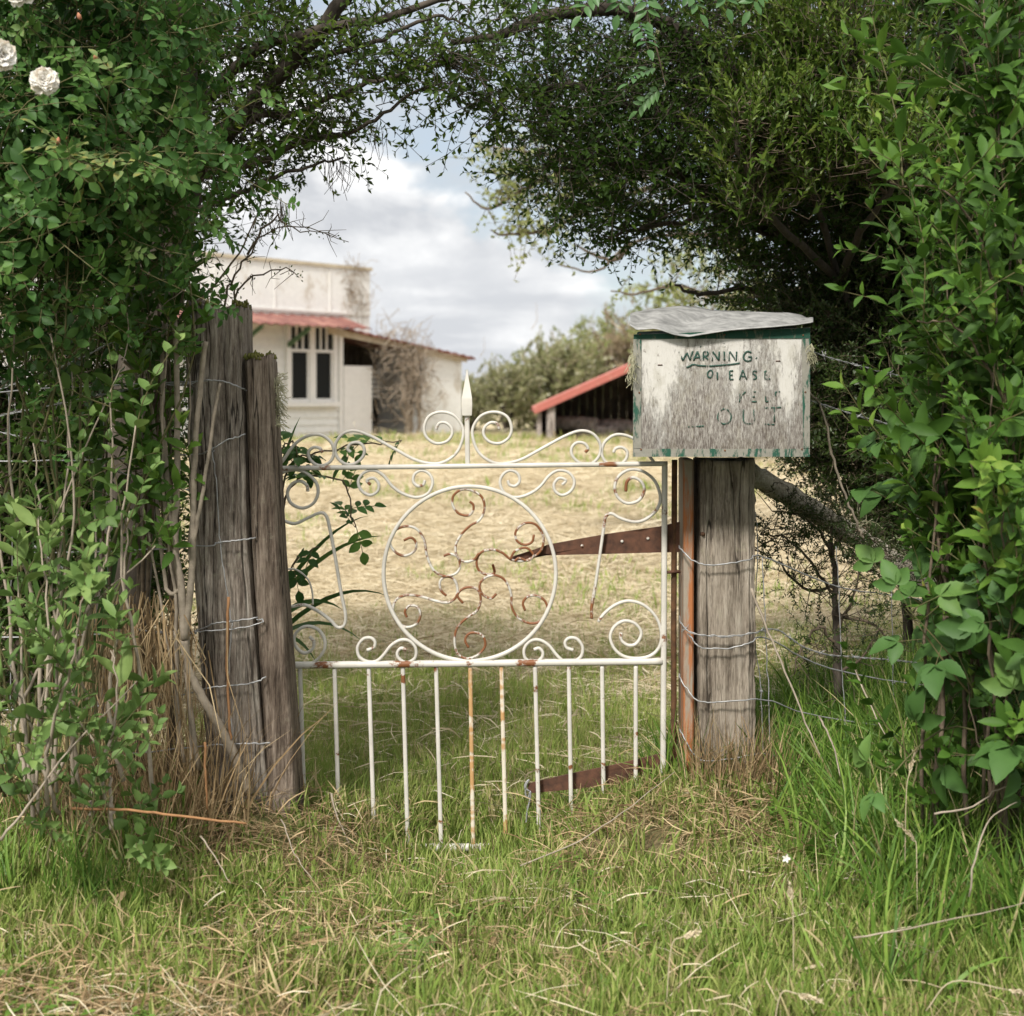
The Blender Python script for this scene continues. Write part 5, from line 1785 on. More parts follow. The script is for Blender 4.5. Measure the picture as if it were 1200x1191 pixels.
stem_shrub('broadleaf_seedling', 'leafy seedling clump in long grass at foot of the right shrubs', 'plant', (1120, 960, 3.1),
           [rstem(1120 + rng.normal(0, 40), 960, x, y, 3.1, 10) for x, y in ((1100, 820), (1140, 800), (1170, 850), (1090, 870), (1190, 810), (1060, 880), (1150, 880), (1205, 870), (1125, 760))],
           'privet', 'lance', None, 'greenstem', .0025, dens=1.4, lo=.2, size=(.8, 1.2), abias=-.1, clip=False)
stem_shrub('bramble', 'low bramble sprawl with bright leaves at right edge above long grass', 'bramble', (1190, 950, 2.95),
           [[(1190, 950, 2.95), (1185, 850, 2.9), (1180, 760, 2.85), (1165, 710, 2.8)], [(1195, 950, 2.95), (1215, 850, 2.9), (1210, 740, 2.85)], [(1185, 950, 2.95), (1150, 880, 2.9), (1135, 800, 2.9)]],
           'bramble', 'bramble', None, 'twig', .0035, sp=.09, lo=.3, size=(.7, 1.0), abias=0, clip=False)
# left
stem_shrub('lance_leaf_shrub', 'lance-leaved shrub rising between the rose and the left tree trunk', 'shrub', (165, 920, 3.5),
           [rstem(165, 920, x, y, 3.5, 18) for x, y in ((175, -20), (190, 60), (215, 150), (165, 240), (190, 215), (150, 320), (185, 310), (130, 150))] +
           [[(165, 920, 3.5), (170, 600, 3.45), (200, 400, 3.4), (265, 320, 3.4), (300, 255, 3.4)], [(170, 920, 3.5), (175, 650, 3.45), (190, 450, 3.4), (215, 340, 3.35), (215, 290, 3.35)]],
           'lance', 'lance', LS, dens=.6, lo=.45)
stem_shrub('lance_leaf_shrub', 'pale young lance-leaved shrub at lower left on grey stems', 'shrub', (70, 960, 2.9),
           [rstem(70 + rng.normal(0, 30), 960, x, y, 2.9, 12) for x, y in ((45, 600), (100, 690), (20, 660), (130, 760), (60, 780), (140, 860), (10, 780), (90, 840))],
           'lance_tip', 'lance_pale', LS, 'greytwig', .0045, dens=.8, lo=.55, size=(.9, 1.25), clip=False)
stem_shrub('lance_leaf_shrub', 'pale lance-leaved shrub at left edge with grey stems, halfway up', 'shrub', (40, 930, 3.1),
           [rstem(40 + rng.normal(0, 40), 930, x, y, 3.1, 16) for x, y in ((60, 390), (20, 360), (130, 470), (85, 430), (-10, 430), (160, 500), (110, 560), (40, 520), (-30, 500), (70, 640), (150, 600), (180, 640))],
           'privet', 'lance_pale', LS, 'greytwig', .005, dens=.26, lo=.45, size=(.7, 1.1), abias=-.3, clip=False)
stem_shrub('lance_leaf_shrub', 'leafy lance-leaved shrub beside the broad left post', 'shrub', (205, 920, 3.36),
           [rstem(205, 900, x, y, 3.36, 8, .03) for x, y in ((195, 380), (215, 350), (165, 450), (190, 560))],
           'lance_tip', 'lance', LS, 'greytwig', .0055, dens=.8, lo=.5, size=(.9, 1.3), abias=.1, clip=False)
stem_shrub('broadleaf_seedling', 'low leafy seedling spreading over grass below the left fence', 'plant', (110, 985, 2.85),
           [rstem(110 + rng.normal(0, 25), 1010, x, y, 2.85, 8) for x, y in ((60, 880), (100, 850), (150, 900), (30, 900), (120, 910), (85, 930), (155, 940), (170, 960))],
           'privet', 'lance_pale', None, 'greenstem', .0022, dens=.9, lo=.35, size=(.6, 1.0), abias=-.2, clip=False)
# bare suckers in front of the left post
su = thing('bare_sapling', 'bare grey forked sapling leaning against the broad left post', 'sapling', W(255, 880, 3.36))
for pts, r0 in (([(292, 930, 3.40), (268, 872, 3.385), (250, 840, 3.37), (234, 812, 3.36), (222, 785, 3.35), (216, 750, 3.34)], .0155), ([(216, 750, 3.34), (213, 690, 3.34), (205, 640, 3.34), (207, 560, 3.34), (208, 480, 3.35), (205, 370, 3.35)], .0115),
                ([(216, 750, 3.34), (222, 700, 3.34), (226, 640, 3.34), (228, 540, 3.34), (236, 440, 3.34), (241, 400, 3.34)], .0105), ([(205, 640, 3.34), (196, 560, 3.36), (190, 470, 3.37), (192, 380, 3.38)], .009),
                ([(226, 640, 3.34), (240, 560, 3.335), (252, 480, 3.335), (258, 450, 3.335)], .006), ([(213, 690, 3.34), (196, 690, 3.36), (185, 600, 3.38), (178, 480, 3.4), (160, 440, 3.4), (142, 420, 3.4)], .0065)):
    mb = MB()
    limb(mb, pts, r0 * .82, r0 * .52, 8, 7, wig=.0025)
    mb.build('stem', M['greytwig'], su)
for pts, r0, lab in (([(268, 700, 3.38), (266, 760, 3.38), (268, 830, 3.38), (270, 870, 3.38)], .0035, 'orange upright shoot in front of the broad left post'),
                     ([(85, 948, 2.9), (150, 950, 2.88), (200, 955, 2.86), (290, 966, 2.86)], .003, 'orange fallen stem lying on grass below left post'),
                     ([(240, 870, 3.2), (241, 910, 3.2), (243, 950, 3.2)], .003, 'short orange stub standing in grass before the left post')):
    mb = MB()
    limb(mb, pts, r0, r0 * .8, 6, 6, wig=.003)
    tag(mb.build('orange_shoot', M['orange_stem']), lab, 'shoot', 'orange plant stems')
TW = 'dead twigs'
for pts, r0, lab in (([(0, 985, 2.7), (40, 935, 2.75), (80, 880, 2.8), (160, 800, 2.9)], .004, 'pale dead stick slanting up through seedling at lower left'),
                     ([(60, 620, 3.1), (120, 480, 3.1), (150, 400, 3.15), (140, 320, 3.2)], .003, 'thin grey dead twig among leaves at left edge'),
                     ([(80, 420, 3.3), (130, 380, 3.3), (170, 372, 3.3), (215, 340, 3.3)], .003, 'dead twig crossing toward the top of left post'),
                     ([(960, 840, 3.4), (975, 870, 3.3), (990, 930, 3.2), (1005, 965, 3.1)], .0035, 'brown dead stalk standing in the long grass right of the post'),
                     ([(880, 690, 3.6), (900, 740, 3.58), (925, 800, 3.55), (950, 860, 3.5), (985, 945, 3.4)], .005, 'long dead stick leaning in netting right of the post'),
                     ([(1000, 780, 3.6), (1015, 815, 3.5), (1037, 862, 3.4)], .004, 'short dead stick propped in grass under the shrubs'),
                     ([(1095, 955, 2.8), (1140, 945, 2.8), (1170, 925, 2.8), (1205, 918, 2.8)], .0032, 'grey dead twig over the long grass at right edge'),
                     ([(1135, 1050, 2.6), (1145, 1000, 2.6), (1160, 960, 2.65), (1190, 940, 2.7)], .0028, 'forked grey twig standing in grass at right edge'),
                     ([(1000, 1100, 2.5), (1080, 1085, 2.5), (1150, 1070, 2.5), (1215, 1055, 2.55)], .0022, 'long straw-coloured stalk lying over grass at lower right'),
                     ([(610, 1015, 3.2), (680, 985, 3.25), (740, 945, 3.3), (790, 905, 3.4)], .0028, 'long pale stalk leaning across the gate bottom at right'),
                     ([(388, 930, 3.5), (400, 970, 3.45), (425, 1015, 3.4)], .004, 'dark stick poking out under the gate at left'),
                     ([(330, 960, 3.2), (345, 1000, 3.1), (365, 1030, 3.0)], .0025, 'thin pale stick in grass below narrow left post'),
                     ([(235, 980, 2.9), (255, 1010, 2.85), (270, 1035, 2.8)], .0025, 'pale broken stick in the grass at left')):
    mb = MB()
    limb(mb, pts, r0 * .7, r0 * .3, 6, 5, wig=.003)
    tag(mb.build('dead_twig', M['greytwig']), lab, 'twig', TW)
# twiggy thorn bush under the strut
tb = thing('thorn_bush', 'scrubby half-bare thorn bush growing under the slanting strut', 'bush', W(980, 800, 3.85))
mb = MB()
L = [limb(mb, [(982, 815, 3.85), (980, 740, 3.85), (979, 690, 3.85), (975, 630, 3.85)], .012, .006, 7)]
mb.build('stem', M['bark'], tb)
mb = MB()
for pts in ([(980, 740, 3.85), (1000, 700, 3.82), (1010, 650, 3.8)], [(979, 700, 3.85), (950, 660, 3.82), (920, 630, 3.8), (890, 625, 3.8)], [(981, 760, 3.85), (960, 735, 3.83), (940, 760, 3.8), (930, 790, 3.8)],
            [(979, 690, 3.85), (940, 690, 3.83), (915, 660, 3.82), (885, 645, 3.82)], [(980, 720, 3.85), (1020, 730, 3.82), (1050, 760, 3.8)], [(975, 640, 3.85), (1000, 620, 3.83), (1030, 640, 3.82)],
            [(982, 790, 3.85), (1010, 770, 3.83), (1030, 740, 3.8)], [(975, 650, 3.85), (950, 610, 3.83), (905, 600, 3.8)]):
    L.append(limb(mb, pts, .005, .0018, 5))
for _ in range(110):
    a = np.vstack(L)[rng.integers(0, sum(len(x) for x in L))]
    d = rng.normal(0, .055, 3)
    mb.tube([a, a + d * .5 + rng.normal(0, .012, 3), a + d], [.0016, .0012, .0007], 3, cap=False)
mb.build('branch', M['twig'], tb)
cw = MB()
P = foliage(cw, 'hedge', [(920, 620, 3.8, .09, .08, .06, 60), (990, 625, 3.82, .12, .08, .05, 80), (940, 680, 3.82, .09, .08, .08, 26), (1020, 720, 3.8, .1, .08, .1, 36), (1030, 660, 3.82, .1, .08, .06, 55), (960, 760, 3.82, .09, .08, .07, 20)],
            clip=False, up=.2, out=.4, jit=.7, scale=(.4, .7))
link_twigs(cw, P, np.vstack(L), .5, .0009)
cw.build('foliage', [M['hedge'], M['twig']], tb)
# bramble
stem_shrub('bramble', 'bramble with large dark crinkled leaves beside the slanting strut', 'bramble', (1110, 900, 3.3),
           [[(1140, 910, 3.3), (1140, 760, 3.2), (1125, 620, 3.15), (1110, 480, 3.1)], [(1140, 910, 3.3), (1160, 740, 3.2), (1150, 640, 3.1), (1120, 590, 3.05)],
            [(1115, 910, 3.3), (1150, 800, 3.1), (1160, 720, 3.0), (1150, 650, 3.0)], [(1145, 910, 3.3), (1140, 800, 3.25), (1130, 720, 3.2), (1120, 640, 3.2)]],
           'bramble', 'bramble', None, 'twig', .004, sp=.11, lo=.4, size=(.75, 1.05), clip=False)
# climbing rose with white flowers
rs = thing('climbing_rose', 'white-flowered climbing rose covering the top left corner', 'rose', W(30, 930, 3.1))
L = []
for x, y in ((60, 60), (20, 20), (110, 100), (140, 40), (-20, 120), (90, 190), (170, 140), (30, 240), (-40, 0), (60, -60), (120, -60), (160, 260), (100, 330), (0, 330)):
    mb = MB()
    L.append(limb(mb, rstem(30 + rng.normal(0, 30), 930, x, y, 3.25, 45, .16), .0042, .0015, 6))
    mb.build('cane', M['greenstem'], rs)
cw = MB()
RC = ((52, 95), (1, 65), (27, 0))


def rose_keep(P):
    x, y = PX(P)
    ok = np.ones(len(P), bool)
    for a, b in RC:
        ok &= ~((np.hypot(x - a, y - b) < 105) & (P[:, 1] < 3.14))
    return ok


P = foliage(cw, 'rose', [(40, 60, 3.1, .26, .16, .2, 95), (130, 70, 3.15, .18, .16, .2, 75), (60, 200, 3.1, .24, .16, .16, 80), (150, 190, 3.15, .1, .12, .14, 30), (20, 330, 3.1, .2, .15, .18, 60), (130, 300, 3.2, .12, .12, .12, 26), (90, -80, 3.1, .4, .2, .15, 70),
                         (-100, 150, 3.1, .2, .2, .5, 70)], up=.25, out=.6, jit=.6, keep=rose_keep)
link_twigs(cw, P, np.vstack(L), .6, .0016)
# the long shoot in front that ends in buds
pz = catmull([W(215, 215, 2.95), W(150, 180, 2.95), W(120, 195, 2.92), W(85, 185, 2.9), W(70, 168, 2.9)], 6)
cw.tube(pz, np.linspace(.0022, .0012, len(pz)), 5, m=1)
for q in pz[2::3]:
    tp = rose_leaf[rng.integers(0, 3)]
    for _ in range(2):
        dd = rng.normal(0, 1, 3) * [1, .6, .4]
        cw.add((tp.v * 1.05) @ rot_x(dd / np.linalg.norm(dd), np.array([0, -.5, 1.])).T + q, tp.q, tp.t, .95, tp.mq, tp.mt)
cw.build('foliage', [M['rose'], M['greenstem']], rs)


def petal(w, h, cup):
    u_, v_ = np.meshgrid(np.linspace(-1, 1, 7), np.linspace(0, 1, 6))
    wd = np.sin(.15 + v_ * 2.4) ** .8
    x = u_ * wd * w / 2
    z = v_ * h
    y = cup * h * (v_ ** 2) * .5 + .18 * w * (u_ ** 2) * wd + .02 * h * np.sin(u_ * 7 + v_ * 9)
    i = (np.arange(5)[:, None] * 7 + np.arange(6)[None]).ravel()
    return np.stack([x, -y, z], -1).reshape(-1, 3), np.stack([i, i + 1, i + 8, i + 7], 1)


for (px_, py_, Y_, r_, face, lab) in ((52, 95, 2.72, .0245, (.35, -1, .45), 'full white rose standing out at the lower right of the three'), (1, 65, 2.7, .026, (.7, -.7, .1), 'white rose cut by the left edge of the picture'), (27, -4, 2.72, .024, (-.3, -.6, .8), 'white rose cut by the top edge of the picture')):
    mb = MB()
    c = W(px_, py_, Y_)
    Rf = rot_z(np.array([face], float))[0]
    for ring_, (nP, sz, op) in enumerate(((5, .30, .12), (6, .48, .30), (7, .68, .52), (8, .86, .78), (9, 1.0, 1.08), (9, 1.02, 1.4), (8, .98, 1.75))):
        for j in range(nP):
            a = j / nP * 2 * PI + ring_ * .7 + rng.normal(0, .12)
            v, q = petal(r_ * 1.05 * sz, r_ * 1.05 * sz, -.35)
            op_ = op * (.8 + .12 * (px_ % 3)) + rng.normal(0, .14)
            v = v + [0, .10 * r_ * ring_ * .4, 0]
            ca, sa_ = math.cos(op_), math.sin(op_)
            v = v @ np.array([[1, 0, 0], [0, ca, -sa_], [0, sa_, ca]])
            v = v + rng.normal(0, .0011, v.shape) + [0, 0, r_ * rng.normal(0, .05)]
            cz_, sz_ = math.cos(a), math.sin(a)
            v = v @ np.array([[cz_, sz_, 0], [-sz_, cz_, 0], [0, 0, 1]])
            mb.add(v @ Rf.T + c, q, None, rng.random())
    fl = mb.build('white_rose', M['petal'], rs)
    fl['label'] = lab
for px_, py_ in ((68, 166), (76, 160), (84, 168), (112, 68), (93, 20)):
    c = W(px_, py_, 2.9)
    mb = MB()
    d = np.array([rng.normal(0, .2), -.2, 1])
    d /= np.linalg.norm(d)
    mb.tube([c - d * .006, c - d * .003, c + d * .003, c + d * .009], [.001, .0042, .0045, .0008], 8, m=0)
    mb.build('rose_bud', M['bud'], rs)
# pinnate leaves hanging in at the top
pt = thing('pinnate_tree', 'light green feather-leaved branch hanging in at the top right of centre', 'tree', W(1135, 930, 4.9))
mb = MB()
L = [limb(mb, [(1135, 960, 4.9), (1120, 500, 4.9), (1020, 100, 4.6), (890, -150, 4.0), (790, -200, 3.6), (760, -140, 3.5), (745, -70, 3.45), (740, -20, 3.45)], .03, .006, 7)]
mb.build('trunk', M['twig'], pt)
cw = MB()
for (x, y, d, s, up_) in ((715, -10, (-.75, -.3, -.7), .78, (-.3, -.7, .6)), (752, -18, (0.15, -.4, -1), .85, (.1, -1, .5)), (735, -25, (-.25, -.2, -1), .8, (-.1, -.8, .4)), (790, -12, (.6, -.3, -.7), .75, (.2, -.8, .6)),
                          (835, -25, (.3, -.3, -.8), .75, (0, -.8, .5)), (905, -20, (-.5, -.2, -.8), .75, (0, -.8, .5)), (775, 95, (-.9, -.3, -.25), .62, (0, -.5, 1)), (780, 118, (-.9, .2, -.5), .6, (0, -.8, .7)), (745, 40, (.2, -.6, -.5), .7, (0, -.6, .8)), (640, -25, (-.3, 0, -1), .6, (0, -1, .2))):
    tp = pin_leaf[rng.integers(0, 3)]
    c = W(x, y - 18, 3.45)
    dd = np.array(d, float)
    Rm = rot_x(dd / np.linalg.norm(dd), np.array(up_, float))
    cw.add((tp.v * s * .85) @ Rm.T + c, tp.q, tp.t, rng.uniform(.3, .9), tp.mq, tp.mt)
    a = L[0][-8:][rng.integers(0, 8)]
    cw.tube([a, (a + c) / 2 + [0, 0, .03], c], [.003, .002, .0012], 4, m=1, cap=False)
cw.build('crown', [M['pinnate'], M['twig']], pt)


# ------------------------------------------------------------------ sword-leaved plants and the briar behind the gate
def sword(mb, base, tip, w, sag, n=12, a=.5, up=0.3):
    p0, p2 = np.asarray(base), np.asarray(tip)
    p1 = p0 * .45 + p2 * .55 + [0, 0, sag]
    t = np.linspace(0, 1, n)[:, None]
    p = (1 - t) ** 2 * p0 + 2 * t * (1 - t) * p1 + t ** 2 * p2
    T = np.gradient(p, axis=0)
    T /= np.linalg.norm(T, axis=1)[:, None]
    sd_ = np.cross(T, [0, 1, up])
    sd_ /= np.linalg.norm(sd_, axis=1)[:, None]
    hw = (w / 2 * np.minimum(1, (1 - t) * 2.2) ** .8 * np.minimum(1, .55 + t * 2))
    nn = np.cross(sd_, T)
    v = np.stack([p - sd_ * hw, p + nn * hw * .35, p + sd_ * hw], 1).reshape(-1, 3)
    i = np.arange(n - 1) * 3
    q = np.vstack([np.stack([i, i + 1, i + 4, i + 3], 1), np.stack([i + 1, i + 2, i + 5, i + 4], 1)])
    mb.add(v, q, None, a)


def sword_plant(name, label, base, tips, w, sag, Y):
    root = thing(name, label, 'plant', W(*base), 'sword-leaved plants')
    for t in tips:
        mb = MB()
        sword(mb, W(base[0] + rng.normal(0, 8), base[1], base[2] + rng.normal(0, .02)), W(t[0], t[1], t[2] if len(t) > 2 else Y), w * rng.uniform(.8, 1.15), sag, a=rng.uniform(.2, .8), up=rng.normal(.2, .4))
        mb.build('blade', M['sword'], root)
    return root


sword_plant('sword_leaf_plant', 'sword-leaved clump with upright blades behind the fence at left', (95, 900, 3.55), ((125, 430), (165, 480), (70, 600), (140, 600), (110, 740), (60, 520), (30, 640)), .030, .02, 3.5)
sword_plant('sword_leaf_plant', 'dark sword-leaved clump arching out behind the gate beside left post', (278, 790, 3.88),
            ((435, 604), (452, 628), (458, 700), (372, 778), (425, 752), (352, 488), (402, 715)), .015, .17, 3.8)
br = thing('briar', 'leafy briar shoots poking through left side of the gate scrolls', 'briar', W(322, 930, 3.78))
cw = MB()
for pts in ([(322, 940, 3.78), (325, 700, 3.78), (335, 560, 3.76), (370, 530, 3.74), (430, 520, 3.74), (470, 518, 3.72)], [(325, 800, 3.78), (330, 620, 3.77), (350, 560, 3.74), (400, 565, 3.73), (412, 600, 3.73), (418, 620, 3.73)],
            [(325, 900, 3.78), (330, 720, 3.77), (345, 660, 3.74), (375, 640, 3.73)], [(325, 800, 3.78), (322, 600, 3.77), (330, 530, 3.75), (345, 520, 3.74), (352, 560, 3.73)]):
    mb = MB()
    p = limb(mb, pts, .0035, .0016, 6)
    mb.build('cane', M['twig'], br)
    d = p[len(p) // 2:]
    for q in d[::2]:
        tp = rose_leaf[rng.integers(0, 3)]
        dd = rng.normal(0, 1, 3) * [1, .5, .7]
        cw.add((tp.v * rng.uniform(.95, 1.35)) @ rot_x(dd / np.linalg.norm(dd), np.array([0, -.6, 1.]) + rng.normal(0, .3, 3)).T + q, tp.q, tp.t, rng.uniform(.2, .8), tp.mq, tp.mt)
cw.build('foliage', [M['rose'], M['greenstem']], br)
tw = thing('wiry_bush', 'wiry small-leaved sprig sticking up from the top of left post', 'sprig', W(265, 380, 3.6))
mb = MB()
L = []
for pts in ([(262, 400, 3.6), (268, 340, 3.6), (290, 300, 3.6), (310, 275, 3.6), (350, 265, 3.6), (408, 282, 3.6)], [(264, 400, 3.6), (275, 345, 3.6), (258, 310, 3.6)], [(268, 400, 3.6), (280, 340, 3.6), (330, 315, 3.6), (350, 325, 3.6)], [(290, 300, 3.6), (320, 255, 3.6), (345, 270, 3.6), (395, 275, 3.6)]):
    L.append(limb(mb, pts, .0035, .0009, 5))
L = np.vstack(L)
for _ in range(60):
    a = L[rng.integers(0, len(L))]
    d = rng.normal(0, .03, 3)
    mb.tube([a, a + d * .5 + rng.normal(0, .006, 3), a + d], [.0011, .0009, .0005], 3, cap=False)
mb.build('stem', M['twig'], tw)
cw = MB()
n = 150
P = L[rng.integers(0, len(L), n)] + rng.normal(0, .008, (n, 3))
scatter(cw, lf_small, P, rot_z(rng.normal(size=(n, 3)), rng.random(n) * 6), np.full(n, .009))
cw.build('foliage', [M['tree'], M['twig']], tw)


# ------------------------------------------------------------------ grass
def tuft(nb, h, spread, w, lean, arange, seed, n=5, straw=0.0):
    g = np.random.default_rng(seed)
    mb = MB()
    for _ in range(nb):
        b = np.append(g.normal(0, spread, 2), 0)
        L_ = h * g.uniform(.45, 1.15)
        az = g.uniform(0, 2 * PI)
        ln = abs(g.normal(lean, .35))
        t = np.linspace(0, 1, n)
        ang = ln * (.25 + t * 1.0)
        dr = np.cumsum(np.stack([np.sin(ang) * math.cos(az), np.sin(ang) * math.sin(az), np.cos(ang)], 1), axis=0) * L_ / n
        p = b + np.vstack([[0, 0, -.004], dr[:-1]])
        sd_ = np.array([-math.sin(az), math.cos(az), 0]) * math.cos(.6) + np.array([math.cos(az), math.sin(az), 0]) * g.normal(0, .5)
        hw = w * g.uniform(.6, 1.2) / 2 * np.array([.75, 1, .9, .6, .05] if n == 5 else np.linspace(1, .1, n))[:, None]
        v = np.stack([p - sd_ * hw, p + sd_ * hw], 1).reshape(-1, 3)
        i = np.arange(n - 1) * 2
        a = g.uniform(.78, 1) if g.random() < straw else g.uniform(*arange)
        mb.add(v, np.stack([i, i + 1, i + 3, i + 2], 1), None, a)
    return Tpl(mb)


def lying(nb, L0_, r, w, arange, seed, lift=.02):
    g = np.random.default_rng(seed)
    mb = MB()
    for _ in range(nb):
        az = g.uniform(0, 2 * PI)
        L_ = L0_ * g.uniform(.4, 1.2)
        b = np.array([g.normal(0, r), g.normal(0, r), g.uniform(0, lift)])
        d = np.array([math.cos(az), math.sin(az), g.normal(0, .16)])
        k = np.array([-math.sin(az), math.cos(az), 0]) * g.normal(0, .09) * L_ + [0, 0, g.uniform(0, lift) * .4]
        p = np.stack([b - d * L_ / 2, b + k, b + d * L_ / 2])
        p = catmull(p, 2)
        sd_ = np.array([-math.sin(az), math.cos(az), g.normal(0, .6)])
        hw = w * g.uniform(.4, 1.1) / 2 * np.array([.5, .9, 1, .9, .4])[:, None]
        v = np.stack([p - sd_ * hw, p + sd_ * hw], 1).reshape(-1, 3)
        mb.add(v, [[0, 1, 3, 2], [2, 3, 5, 4], [4, 5, 7, 6], [6, 7, 9, 8]], None, g.uniform(*arange))
    return Tpl(mb)


T_green = [tuft(18, .072, .020, .0038, .6, (0, .74), 300 + i, straw=.11) for i in range(6)]
T_tall = [tuft(12, .13, .02, .0042, .6, (.1, .74), 320 + i, straw=.22) for i in range(5)]
T_fresh = [tuft(15, .12, .025, .0042, .6, (.32, .77), 500 + i, straw=.18) for i in range(5)]
T_long = [tuft(13, .34, .03, .0058, .75, (0, .86), 340 + i, straw=.10) for i in range(6)]
T_dead = [tuft(16, .30, .03, .0028, .5, (.05, .9), 360 + i) for i in range(5)]
T_lit = [lying(20, .075, .05, .0022, (.0, 1), 380 + i) for i in range(6)]
T_hay = [lying(30, .12, .09, .0028, (0, 1), 400 + i, .035) for i in range(6)]
T_hayL = [lying(40, .30, .26, .0065, (0, 1), 420 + i, .04) for i in range(6)]


def spread(mb, tpls, x, y, sc, tilt=.15, abias=0.0, dz=0.0, A=None):
    n = len(x)
    P = np.stack([x, y, H(x, y) + dz], 1)
    D = np.stack([rng.normal(0, tilt, n), rng.normal(0, tilt, n), np.ones(n)], 1)
    R = rot_z(D, rng.random(n) * 2 * PI)
    k = rng.integers(0, len(tpls), n)
    A = np.clip(rng.random(n) + abias, 0, 1) if A is None else A
    for i, tp in enumerate(tpls):
        s = k == i
        scatter(mb, tp, P[s], R[s], (np.broadcast_to(sc, (n,)) * rng.uniform(.75, 1.25, n))[s], A[s], wa=.8)


def clump(x, y, f=3.0, ph=0.0):
    return .5 + .25 * (np.sin(x * f + ph) * np.cos(y * f * 1.3 - ph) + np.sin(x * f * 2.3 + y * f * 1.9 + ph * 2) * .6 + np.sin(x * f * 4.1 - y * f * 3.7) * .4)


def samp(n, x0, x1, y0, y1):
    return rng.uniform(x0, x1, n), rng.uniform(y0, y1, n)


def stuff(mb, name, mat, lab, cat):
    return tag(mb.build(name, M[mat], origin=(0, 0, 0)), lab, cat, None, 'stuff')


# verge in front of the gate
mb = MB()
x, y = samp(13000, -1.7, 1.7, 1.9, 4.2)
dirt = 1.3 * np.exp(-((x + .50) / .34) ** 2 - ((y - 3.36) / .22) ** 2) + 1.3 * np.exp(-((x - .38) / .33) ** 2 - ((y - 3.40) / .22) ** 2) + 1.1 * np.exp(-((x + .85) / .45) ** 2 - ((y - 2.50) / .22) ** 2) + .9 * np.exp(-((x + .30) / .34) ** 2 - ((y - 2.85) / .14) ** 2) + .7 * sm(2.5, 2.38, y)
ok = rng.random(len(x)) < np.clip(clump(x, y, 4.2, .4) * 1.1 + .35, .18, 1) * (1 - .82 * np.clip(dirt, 0, 1))
spread(mb, T_green, x[ok], y[ok], .95 + .5 * clump(x[ok], y[ok], 5, 2), abias=.0)
gap_ = np.exp(-((x + .12) / .19) ** 2 - ((y - 3.50) / .26) ** 2)
ok &= gap_ < .12 + .2 * rng.random(len(x))
ok2 = (rng.random(len(x)) < .28 * clump(x, y, 3.1, 1.2)) & (dirt < .4) & (gap_ < .2)
spread(mb, T_tall, x[ok2], y[ok2], .9)
stuff(mb, 'verge_grass', 'grass', 'short green and straw-flecked grass growing on the verge before the gate', 'grass')
mb = MB()
x, y = samp(6500, -1.0, 1.0, 3.75, 7.2)
ok = rng.random(len(x)) < np.clip(clump(x, y, 3.2, 3) * 1.3 * (1.2 - sm(4.2, 6.8, y)), .03, 1)
spread(mb, T_tall, x[ok], y[ok], .75, abias=.0)
x, y = samp(4200, -.95, .85, 3.8, 5.8)
ok = rng.random(len(x)) < np.clip(clump(x, y, 2.6, 1) * 1.6 + .1 + .5 * sm(4.8, 4.0, y) - .8 * sm(4.9, 5.7, y), .05, 1)
spread(mb, T_fresh, x[ok], y[ok], .9)
x, y = samp(1100, .6, 1.7, 3.8, 6.0)
spread(mb, T_tall, x, y, .9)
stuff(mb, 'field_grass', 'grass', 'tufted green grass in the field just behind the gate pickets', 'grass')
mb = MB()
x, y = samp(1500, .62, 1.75, 2.55, 4.2)
ok = rng.random(len(x)) < np.clip((x - .55) * 1.6, .12, 1) * clump(x, y, 4, 1) * 1.5
spread(mb, T_long, x[ok], y[ok], .85, .35)
x, y = samp(700, .62, 1.6, 3.5, 4.5)
spread(mb, T_long, x, y, .75, .35)
x, y = samp(260, -1.7, -.75, 2.9, 3.6)
spread(mb, T_long, x, y, .6, .25)
x, y = samp(60, .35, .75, 3.6, 4.0)
spread(mb, T_long, x, y, .7, .25)
stuff(mb, 'long_grass', 'long_grass', 'long arching dark green grass on the bank at right', 'grass')
mb = MB()
x, y = samp(230, -1.5, -.62, 3.25, 3.75)
ok = rng.random(len(x)) < np.exp(-((x + .85) / .26) ** 2) + .15
spread(mb, T_dead, x[ok], y[ok], 1.2, .2)
x, y = samp(90, .46, .68, 3.55, 3.75)
spread(mb, T_dead, x, y, .8, .25)
n = 300                                         # dead grass hanging over the netting
for _ in range(n):
    q0 = W(rng.normal(160, 38), rng.uniform(690, 770), 3.40 + rng.normal(0, .04))
    ln = rng.uniform(.12, .32)
    q1 = q0 + [rng.normal(0, .03), rng.normal(-.02, .02), -ln * .5]
    q2 = q1 + [rng.normal(0, .03), rng.normal(-.02, .02), -ln * .5]
    sd_ = np.array([.0013, rng.normal(0, .0008), 0])
    mb.add(np.stack([q0 - sd_, q0 + sd_, q1 - sd_, q1 + sd_, q2 - sd_ * .3, q2 + sd_ * .3]), [[0, 1, 3, 2], [2, 3, 5, 4]], None, rng.random())
stuff(mb, 'dead_grass', 'brown_straw', 'dead straw-coloured grass hanging over the netting beside the left post', 'dead grass')
mb = MB()
x, y = samp(5000, -1.7, 1.7, 1.9, 4.2)
dirt = np.exp(-((x + .50) / .36) ** 2 - ((y - 3.36) / .24) ** 2) + np.exp(-((x - .38) / .36) ** 2 - ((y - 3.40) / .24) ** 2) + np.exp(-((x + .85) / .45) ** 2 - ((y - 2.50) / .24) ** 2) + .8 * np.exp(-((x + .30) / .34) ** 2 - ((y - 2.85) / .15) ** 2)
ok = (rng.random(len(x)) < np.clip(dirt + .22 * clump(x, y, 4, 4), 0, 1)) & (np.exp(-((x + .12) / .17) ** 2 - ((y - 3.56) / .2) ** 2) < .3)
